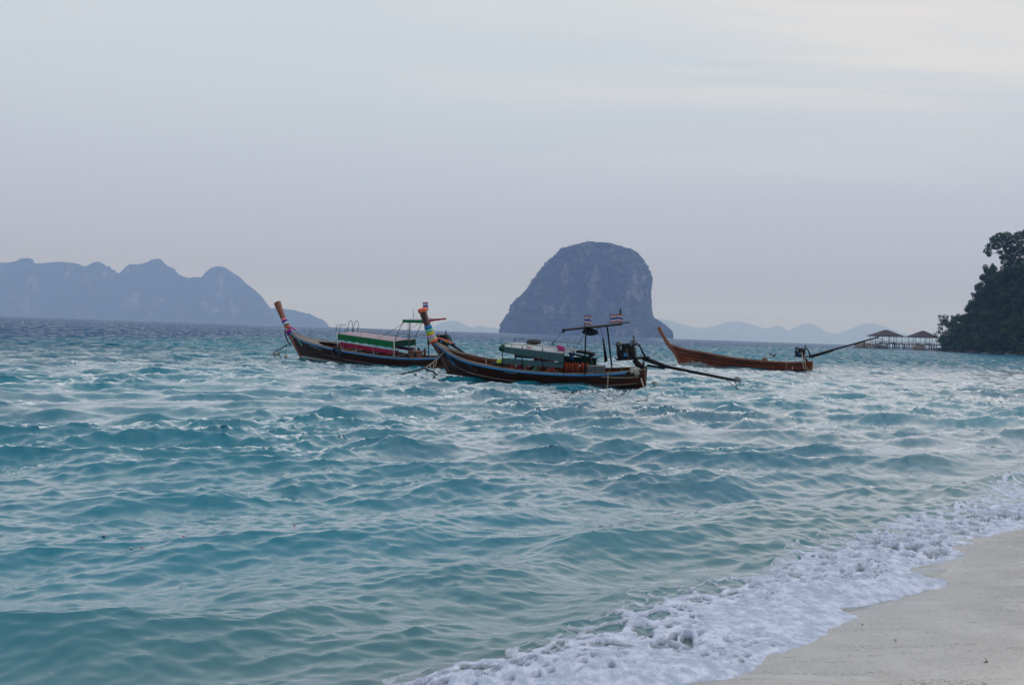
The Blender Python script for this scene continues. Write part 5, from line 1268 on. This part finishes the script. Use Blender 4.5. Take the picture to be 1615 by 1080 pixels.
def rock_mesh(seed, r, flat=0.6, sub=3):
    import bmesh
    bm = bmesh.new(); bmesh.ops.create_icosphere(bm, subdivisions=sub, radius=1.0)
    me = bpy.data.meshes.new('rock'); bm.to_mesh(me); bm.free()
    co = np.empty(len(me.vertices) * 3); me.vertices.foreach_get('co', co); co = co.reshape(-1, 3)
    n = fbm(co[:, 0] * 1.3 + seed * 9, co[:, 1] * 1.3, co[:, 2] * 1.3, 3, seed); c = np.round(n * 3) / 3
    co *= (1 + 0.35 * (0.5 * n + 0.5 * c))[:, None]; co *= np.array([1, 0.85, flat]) * r
    me.vertices.foreach_set('co', co.ravel()); me.update(); return me
RM = [rock_mesh(k, 1.0, .55 + .1 * (k % 3), 2) for k in range(6)]
rnd = random.Random(3)
nrk = 0
for k in range(64):
    t = rnd.random() ** 0.9; i = t * 6; a = HSW[int(i)]; b_ = HSW[int(i) + 1]; p = a + (b_ - a) * (i - int(i))
    sc = rnd.choice((.6, .8, 1.1, 1.6)) * rnd.uniform(.8, 1.2) * (1.15 - .4 * t)
    o = link_mesh('shore_rock', RM[k % 6], STONE); o.location = (p[0] + rnd.uniform(-2, 3), p[1] + rnd.uniform(-4, 6), sc * rnd.uniform(-.1, .35)); o.rotation_euler = (rnd.uniform(-.3, .3), rnd.uniform(-.3, .3), rnd.uniform(0, 6)); o.scale = (sc * 1.4, sc * 1.2, sc)
    tag(o, 'dark shore rock at the foot of the wooded headland', 'rock', 'rocks along the foot of the headland'); nrk += 1
# surf touches on those rocks
m = MB()
for (px, py) in ((1494, 554), (1553, 558), (1591, 560), (1600, 560.5), (1596, 559.6)):
    p = ground(px, py)
    for q in range(14): m.blob((p.x + rnd.gauss(0, .7), p.y + rnd.gauss(0, .5), abs(rnd.gauss(.1, .18))), (.28, .2, .12), 6, 4, .2, q)
tag(m.build('shore_surf', MATS['foam'], None, True), 'flecks of white surf on the headland rocks', 'surf', kind='stuff')

# ---- trees
def leaf_mat(name, c1, c2):
    m = bpy.data.materials.new(name); m.use_nodes = True; nt = m.node_tree; b = nt.nodes['Principled BSDF']
    g = nt.nodes.new('ShaderNodeObjectInfo'); tc = nt.nodes.new('ShaderNodeTexCoord')
    n = noise_n(nt, tc.outputs['Object'], 0.35, 4); at2 = attr(nt, 'tone')
    ad = nt.nodes.new('ShaderNodeMath'); ad.operation = 'ADD'; nt.links.new(mul(nt, at2, .6), ad.inputs[0]); nt.links.new(mul(nt, n, .8), ad.inputs[1])
    c = mixc(nt, mrange(nt, ad.outputs[0], .4, .95), c1, c2); c = mixc(nt, mul(nt, g.outputs['Random'], .5), c, tuple(v * .55 for v in c1))
    nt.links.new(c, b.inputs['Base Color']); b.inputs['Roughness'].default_value = .75; b.inputs['Specular IOR Level'].default_value = .2
    return m
LEAF = leaf_mat('dark_leaves', (0.007, 0.026, 0.006), (0.060, 0.135, 0.024)); BARK = principled('bark', (0.055, 0.042, 0.032), .9)
def crown_mesh(seed, clumps, per, leaf=0.34, spread=(1, 1, .8)):
    rng = np.random.RandomState(seed); V = []; T = []; tones = []
    for c in clumps:
        cx, cy, cz, r = c
        n = int(per * r * r)
        d = rng.normal(size=(n, 3)); d /= np.linalg.norm(d, axis=1)[:, None]
        rad = r * (0.62 + 0.42 * rng.rand(n) ** .6) * (1 + .18 * fbm(d[:, 0] * 2 + seed, d[:, 1] * 2 + cx, d[:, 2] * 2, 2, seed))
        p = d * rad[:, None] * np.array([1, 1, .78]) + np.array([cx, cy, cz])
        u = rng.normal(size=(n, 3)); u -= d * (u * d).sum(1)[:, None] * .6; u /= np.linalg.norm(u, axis=1)[:, None]
        w = np.cross(d + .5 * rng.normal(size=(n, 3)), u); w /= np.linalg.norm(w, axis=1)[:, None]
        s1 = leaf * (.6 + .9 * rng.rand(n))[:, None]; s2 = s1 * .6
        q = np.stack([p - u * s1, p + w * s2, p + u * s1, p - w * s2], 1)
        V.append(q.reshape(-1, 3)); tones.append(np.repeat(rng.rand(n) * .6 + .4 * rng.rand(), 4))
    V = np.concatenate(V); me = np_mesh('crown', V, np.arange(len(V)).reshape(-1, 4), False); add_attr(me, 'tone', np.concatenate(tones)); me.materials.append(LEAF); return me
def trunk_mesh(seed, h, r, branches, clumps):
    m = MB(); rr = random.Random(seed)
    pts = [Vector((rr.uniform(-.2, .2) * i, rr.uniform(-.2, .2) * i, h * i / 5)) for i in range(6)]
    m.tube(pts, [r * (1 - .13 * i) for i in range(6)], 7)
    for c in clumps[:branches]:
        st = pts[rr.choice((2, 3, 4))]; e = Vector(c[:3]); mid = st.lerp(e, .5) + Vector((0, 0, .2 * h * rr.random() * .3)); m.tube([st, mid, e], [r * .45, r * .3, r * .12], 5)
    me = m.mesh('trunk', True); me.materials.append(BARK); return me
VAR = []
for v in range(7):
    rr = random.Random(v + 40); cl = []
    for k in range(rr.randint(8, 12)):
        a = rr.uniform(0, 6.28); q = rr.uniform(.2, 1) ** .6 * 3.4; cl.append((q * math.cos(a), q * math.sin(a), 6.5 + rr.uniform(-2.6, 3.2) * (1 - q / 6), rr.uniform(1.1, 2.1)))
    VAR.append((crown_mesh(v, cl, 46, .36), trunk_mesh(v, 6.5, .30, 7, cl)))
def tree(px, top, size, v, label, group=None, wide=1.0):
    """a tree whose crown top shows at (px, top), standing where the slope is that high"""
    Y = shore_Y(px) + 15
    for _ in range(4): tz = at(px, top, Y).z; Y = hill_spot(px, tz - size)
    tz = at(px, top, Y).z; base = hill_z(px, Y); hgt = max(tz - base, 3.0); s = hgt / 11.0
    o = empty('tree', ((px - 807.5) / FPX * Y, Y, base - .3), rnd.uniform(0, 6.28), label, 'tree', group)
    w = min(max(s, .35), .95) * wide; o.scale = (w, w, s)
    for nm, me in (('crown', VAR[v][0]), ('trunk', VAR[v][1])): link_mesh(nm, me, None, o)
    return o
ORD = 'fourth fifth sixth seventh eighth ninth tenth eleventh twelfth thirteenth fourteenth fifteenth sixteenth seventeenth eighteenth nineteenth'.split()
GL = 'trees packed over the headland slope'
sky_line = [(1486, 524, 7, .7), (1495, 496, 9, .8), (1506, 487, 9, .8), (1517, 488, 8, .9), (1527, 471, 9, .8), (1536, 453, 9, .8), (1543, 440, 8, .8), (1550, 424, 9, .75), (1556, 411, 9, .7), (1562, 407, 9, .6), (1568, 424, 8, .7),
            (1577, 430, 9, .8), (1590, 424, 9, .9), (1603, 410, 10, 1), (1622, 400, 10, 1), (1645, 395, 10, 1), (1665, 390, 10, 1)]
sl = ['leafy tree at the very tip of the headland above the rocks', 'ragged tree just right of the right hand hut', 'skyline tree third from the tip of the headland']
for k, (px, top, size, sc) in enumerate(sky_line):
    tree(px, top, size, k % 7, sl[k] if k < 3 else '%s tree up the slope from the tip along the headland skyline' % ORD[k - 3], 'trees along the headland skyline', sc)
for k in range(150):
    t = rnd.random(); px = 1490 + 190 * t
    up = float(np.interp(px, SKYP[:, 0], SKYP[:, 1])) + 16
    top = up + max(548 - up, 4) * rnd.random()
    frac = (top - up) / max(548 - up, 4)
    tree(px, top, rnd.uniform(6.0, 10.0) * (1 - .45 * frac), rnd.randrange(7), 'dark leafy tree packed on the headland slope', GL, rnd.uniform(.85, 1.2))
# the tall spreading tree on top with a gap of sky under its left bough
tall = empty('spreading_tree', (0, 0, 0), 0, 'tallest tree on the headland, its left bough arching over a gap of sky', 'tree')
TY = shore_Y(1590) + 24; tb = at(1580, 430, TY); tall.location = (tb.x, TY, tb.z - 8)
def tl(px, py, dy=0.0): p = at(px, py, TY + dy); return Vector((p.x - tb.x, dy, p.z - tb.z + 8))
cl = []
for (px, py, r_) in ((1558, 396, 1.7), (1563, 388, 1.9), (1569, 378, 2.1), (1578, 374, 2.4), (1588, 373, 2.4), (1597, 380, 2.5), (1583, 385, 2.3), (1572, 389, 1.8), (1592, 393, 2.5), (1601, 396, 2.6), (1608, 372, 2.4), (1612, 386, 2.6), (1590, 404, 2.0), (1587, 414, 2.0), (1593, 420, 2.4), (1604, 410, 2.8), (1560, 402, 1.0), (1618, 368, 2.2), (1625, 378, 2.6), (1584, 424, 1.8), (1620, 398, 2.8), (1582, 433, 1.7), (1588, 437, 2.2), (1600, 428, 2.6), (1612, 415, 2.8), (1578, 398, 1.2), (1581, 406, 1.3)):
    for dy in (-2.0, 1.5): p = tl(px + random.uniform(-1, 1), py, dy); cl.append((p.x, p.y, p.z, r_ * .92))
link_mesh('crown', crown_mesh(77, cl, 38, .34), None, tall)
m = MB()
m.tube([tl(1596, 455), tl(1594, 430), tl(1590, 410), tl(1586, 395), tl(1578, 382)], [.55, .5, .42, .3, .15], 8); m.tube([tl(1589, 406), tl(1575, 398), tl(1564, 400)], [.28, .2, .08], 6); m.tube([tl(1591, 412), tl(1602, 395), tl(1610, 380)], [.3, .2, .1], 6)
m.build('trunk', BARK, tall, True)
# twiggy tree leaning over the water by the hut
lean = empty('leaning_tree', tuple(ground(1487, 553.8) + Vector((0, 0, 1.0))), 0, 'thin tree leaning left over the jetty beside the right hand hut', 'tree'); LY = lean.location.y
def ll(px, py, dy=0.0): p = at(px, py, LY + dy); return Vector((p.x - lean.location.x, dy, p.z - lean.location.z))
cl = []
for (px, py, r_) in ((1480, 524, 1.1), (1476, 530, 1.0), (1483, 518, 1.3), (1478, 537, .9), (1485, 535, 1.4), (1488, 527, 1.6), (1490, 540, 1.6), (1484, 544, 1.0), (1482, 512, 1.0), (1485, 505, 1.2), (1482, 499, 1.0), (1489, 510, 1.8), (1474, 526, .6), (1491, 500, 1.6)):
    p = ll(px, py, random.uniform(-1, 1)); cl.append((p.x, p.y, p.z, r_))
link_mesh('crown', crown_mesh(78, cl, 60, .30), None, lean)
m = MB(); m.tube([ll(1494, 552), ll(1489, 535), ll(1486, 518), ll(1483, 502)], [.3, .24, .16, .08], 7); m.tube([ll(1490, 538), ll(1481, 530), ll(1474, 525)], [.14, .09, .04], 5); m.tube([ll(1492, 544), ll(1484, 541), ll(1478, 537)], [.12, .08, .04], 5); m.build('trunk', BARK, lean, True)
# low undergrowth
us = []; rng = random.Random(8)
for k in range(260):
    t = rng.random(); px = 1490 + 190 * t; shoreY = float(np.interp((px - 807.5) / FPX, HSW[:, 0] / HSW[:, 1], HSW[:, 1])); Y = shoreY + rng.uniform(0, 1) ** 1.7 * 40 + 1.5; us.append(((px - 807.5) / FPX * Y, Y, hill_z(px, Y) + .5, rng.uniform(1.4, 2.8)))
me = crown_mesh(79, us, 34, .38); tag(link_mesh('undergrowth', me), 'dense low bushes covering the headland slope', 'bushes', kind='stuff')

# ---- jetty
JY = 560.0
THATCH = principled('thatch', (0.070, 0.045, 0.034), .95, noise=(1.5, (0.045, 0.030, 0.024), .35, .65, (1, 1, .4)), bump=(2.5, .8, .2))
JW = principled('jetty_wood', (0.085, 0.075, 0.070), .85, noise=(1.2, (0.05, 0.045, 0.042), .4, .6)); JP = principled('pale_post', (0.34, 0.33, 0.31), .8)
def jx(px): return (px - 807.5) / FPX * JY
def jz(py, px): return at(px, py, JY).z
PXM = JY / FPX     # metres per photo pixel there
jet = empty('jetty', (jx(1430), JY, 0), 0, 'long wooden jetty on piles reaching out from the headland', 'jetty')
def rel(px, py, dy=0.0): p = at(px, py, JY); return Vector((p.x - jx(1430), dy, p.z))
dz0 = at(1430, 542.3, JY).z
x0 = jx(1388) - jx(1430); x1 = jx(1496) - jx(1430)
npl = 48
pm = MB(); pm.box((0, 0, 0), ((x1 - x0) / npl - .08, 3.2, .10)); pme = pm.mesh('plank')
for k in range(npl):
    o = link_mesh('plank', pme, JW, jet); o.location = (x0 + (k + .5) * (x1 - x0) / npl, 0, dz0 + (0.02 if k % 3 else 0))
for y_ in (-1.45, 0, 1.45): m = MB(); m.box(((x0 + x1) / 2, y_, dz0 - .25), (x1 - x0, .22, .38)); m.build('beam', JW, jet)
pil = MB(); pil.tube([(0, 0, -1.2), (0, 0, dz0 - .2)], .24, 8); pil = pil.mesh('pile', True)
for k, px in enumerate((1397, 1401, 1408.5, 1412.3, 1417, 1423.5, 1427.3, 1432.7, 1439, 1452, 1457, 1466.5, 1470, 1475, 1486)):
    for y_ in (-1.5, 1.5): o = link_mesh('pile', pil, JW, jet); o.location = (jx(px) - jx(1430) + (.3 if y_ > 0 else 0), y_, 0)
hr = 1.15
for y_ in (-1.55, 1.55):
    m = MB(); m.box(((x0 + x1) / 2, y_, dz0 + hr), (x1 - x0, .09, .09)); m.build('handrail', JW, jet)
    m = MB(); m.box(((x0 + x1) / 2, y_, dz0 + hr * .5), (x1 - x0, .06, .06)); m.build('rail', JW, jet)
rp = MB(); rp.box((0, 0, hr / 2 + .1), (.16, .16, hr + .25)); rp = rp.mesh('railing_post')
for px in np.arange(1389, 1496, 3.6):
    for y_ in (-1.6, 1.6): o = link_mesh('railing_post', rp, JW, jet); o.location = (jx(px) - jx(1430), y_, dz0)
def hut(px, l, r, eave, peak, label, floor_py):
    cx = jx(px); o = empty('pavilion', (cx, JY, dz0), 0, label, 'pavilion', 'thatched pavilions on the jetty')
    w = (r - l) * PXM / 2; ze = at(px, eave, JY).z - dz0; zp = at(px, peak, JY).z - dz0; dpt = w * .85
    m = MB(); tp = .10 * w
    ring = [(-w, -dpt, ze), (w, -dpt, ze), (w, dpt, ze), (-w, dpt, ze)]; md = [(-w * .45, -dpt * .45, ze + (zp - ze) * .60), (w * .45, -dpt * .45, ze + (zp - ze) * .60), (w * .45, dpt * .45, ze + (zp - ze) * .60), (-w * .45, dpt * .45, ze + (zp - ze) * .60)]; top = [(-tp, -tp, zp), (tp, -tp, zp), (tp, tp, zp), (-tp, tp, zp)]
    low = [(x * .98, y * .98, z - .28) for x, y, z in ring]
    vs = low + ring + md + top; fs = [(3, 2, 1, 0)]
    for b0 in (0, 4, 8):
        for k in range(4): k2 = (k + 1) % 4; fs.append((b0 + k, b0 + k2, b0 + 4 + k2, b0 + 4 + k))
    fs.append((12, 13, 14, 15)); m.add(vs, fs); roof = m.build('roof', THATCH, o)
    m = MB(); m.tube([(0, 0, zp - .1), (0, 0, zp + .35)], [.3, .08], 8); m.build('finial', THATCH, roof)
    m = MB(); m.box((0, 0, .08), (w * 1.7, dpt * 1.7, .16)); m.build('floor', JW, o)
    for sx in (-.80, -.45, 0, .45, .80):
        for sy in (-.8, .8):
            if abs(sx) < .1 and sy > 0: continue
            m = MB(); m.box((sx * w, sy * dpt, ze / 2), (.22, .22, ze)); m.build('column', JP, o)
    for sy in (-.8, .8): m = MB(); m.box((0, sy * dpt, 1.1), (w * 1.6, .08, .10)); m.build('handrail', JW, o)
    for sx in (-.5, .3): m = MB(); m.box((sx * w, -.55 * dpt, .45), (w * .35, .5, .10)); m.box((sx * w, -.55 * dpt, .2), (w * .3, .3, .4)); m.build('bench', JW, o)
    return o
hut(1396.5, 1373, 1420.5, 530.0, 520.3, 'left thatched pavilion at the seaward end of the jetty', 542)
hut(1454.5, 1433, 1474.5, 531.8, 521.8, 'right thatched pavilion on the jetty next to the trees', 542)
# stair down from the end of the jetty and boulders under the huts
st = empty('jetty_stair', tuple(rel(1390, 541) + Vector((jx(1430), JY - 2, 0))), 0, 'sloping gangway going down beside the grey boulder', 'gangway')
m = MB(); m.beam((-6.5, 0, .8), (3.2, 0, -2.6), .9, .18); m.build('ramp', JP, st)
for k in range(5): m = MB(); m.beam((-6 + 2.2 * k, -.4, .6 - .77 * k), (-6 + 2.2 * k, -.4, 1.6 - .77 * k), .08, .08); m.build('railing_post', JP, st)
m = MB(); m.beam((-6.2, -.4, 1.7), (3.0, -.4, -1.6), .07, .07); m.build('handrail', JP, st)
def boulder(px, py_base, w, h, Y, mat, label, seed):
    o = link_mesh('boulder', rock_mesh(seed, 1.0, 1.0, 4), mat); p = at(px, py_base, Y); s = Y / FPX
    o.location = (p.x, Y, 0.0); o.scale = (w * s * .52, w * s * .42, h * s * .98); return tag(o, label, 'boulder')
boulder(1364, 549, 34, 9.5, 545, STONE2, 'brown sloping boulder at the seaward end of the jetty', 21)
boulder(1384, 549, 25, 8.5, 535, STONE3, 'dark grey boulder below the left pavilion', 22)
boulder(1447, 551, 20, 8.5, 545, STONE2, 'brown boulder below the right pavilion', 23)
boulder(1459, 553, 30, 3.0, 500, STONE3, 'low dark rock shelf in front of the right pavilion', 24)
boulder(1480, 553, 22, 6, 480, STONE3, 'dark rock between the jetty and the first trees', 25)
# mooring posts in the water by the jetty
for k, (px, pt, pb) in enumerate(((1362.7, 537, 549.5), (1369.7, 546, 549.8), (1374.3, 545, 549.8), (1377, 546, 549.8), (1461, 546, 554), (1464, 544, 554))):
    Yp = 520.0; z1 = at(px, pt, Yp).z; m = MB(); m.tube([(0, 0, -1.5), (0, 0, z1)], .45 if k == 0 else .22, 10); m.tube([(0, 0, z1), (0, 0, z1 + .12)], .55 if k == 0 else .26, 10)
    o = m.build('mooring_post', STONE3 if k == 0 else JP, None, True); o.location = ((px - 807.5) / FPX * Yp, Yp, 0)
    tag(o, ['thick dark post standing left of the other posts by the boulder', 'short pale post in front of the grey boulder, left one', 'pale post in front of the grey boulder, middle one', 'short pale post in front of the grey boulder, right one', 'pale post by the right pavilion, left one', 'pale post by the right pavilion, taller right one'][k], 'post')
# debris on the sand
for k, (px, py) in enumerate(((1556, 1045), (1360, 985), (1412, 1009))):
    p = ground(px, py, 0.08); z = float(sand_height(np.array([p.x]), np.array([p.y]))[0]); p = ground(px, py, z); m = MB()
    if k == 0: m.tube([(0, 0, 0), (.003, .01, .015), (-.005, .01, .028)], .002, 5); m.tube([(-.016, 0, .003), (.013, .01, .005)], .003, 5)
    else: m.blob((0, 0, 0), (.010, .005, .003), 6, 4, .2, k)
    o = m.build('twig' if k == 0 else 'weed_scrap', STONE, None, True); o.location = (p.x, p.y, z + .003)
    tag(o, ['tiny upright twig on the wet sand at lower right', 'dark weed scrap on the sand beside the foam lobe', 'dark weed scrap further right on the sand'][k], 'debris')
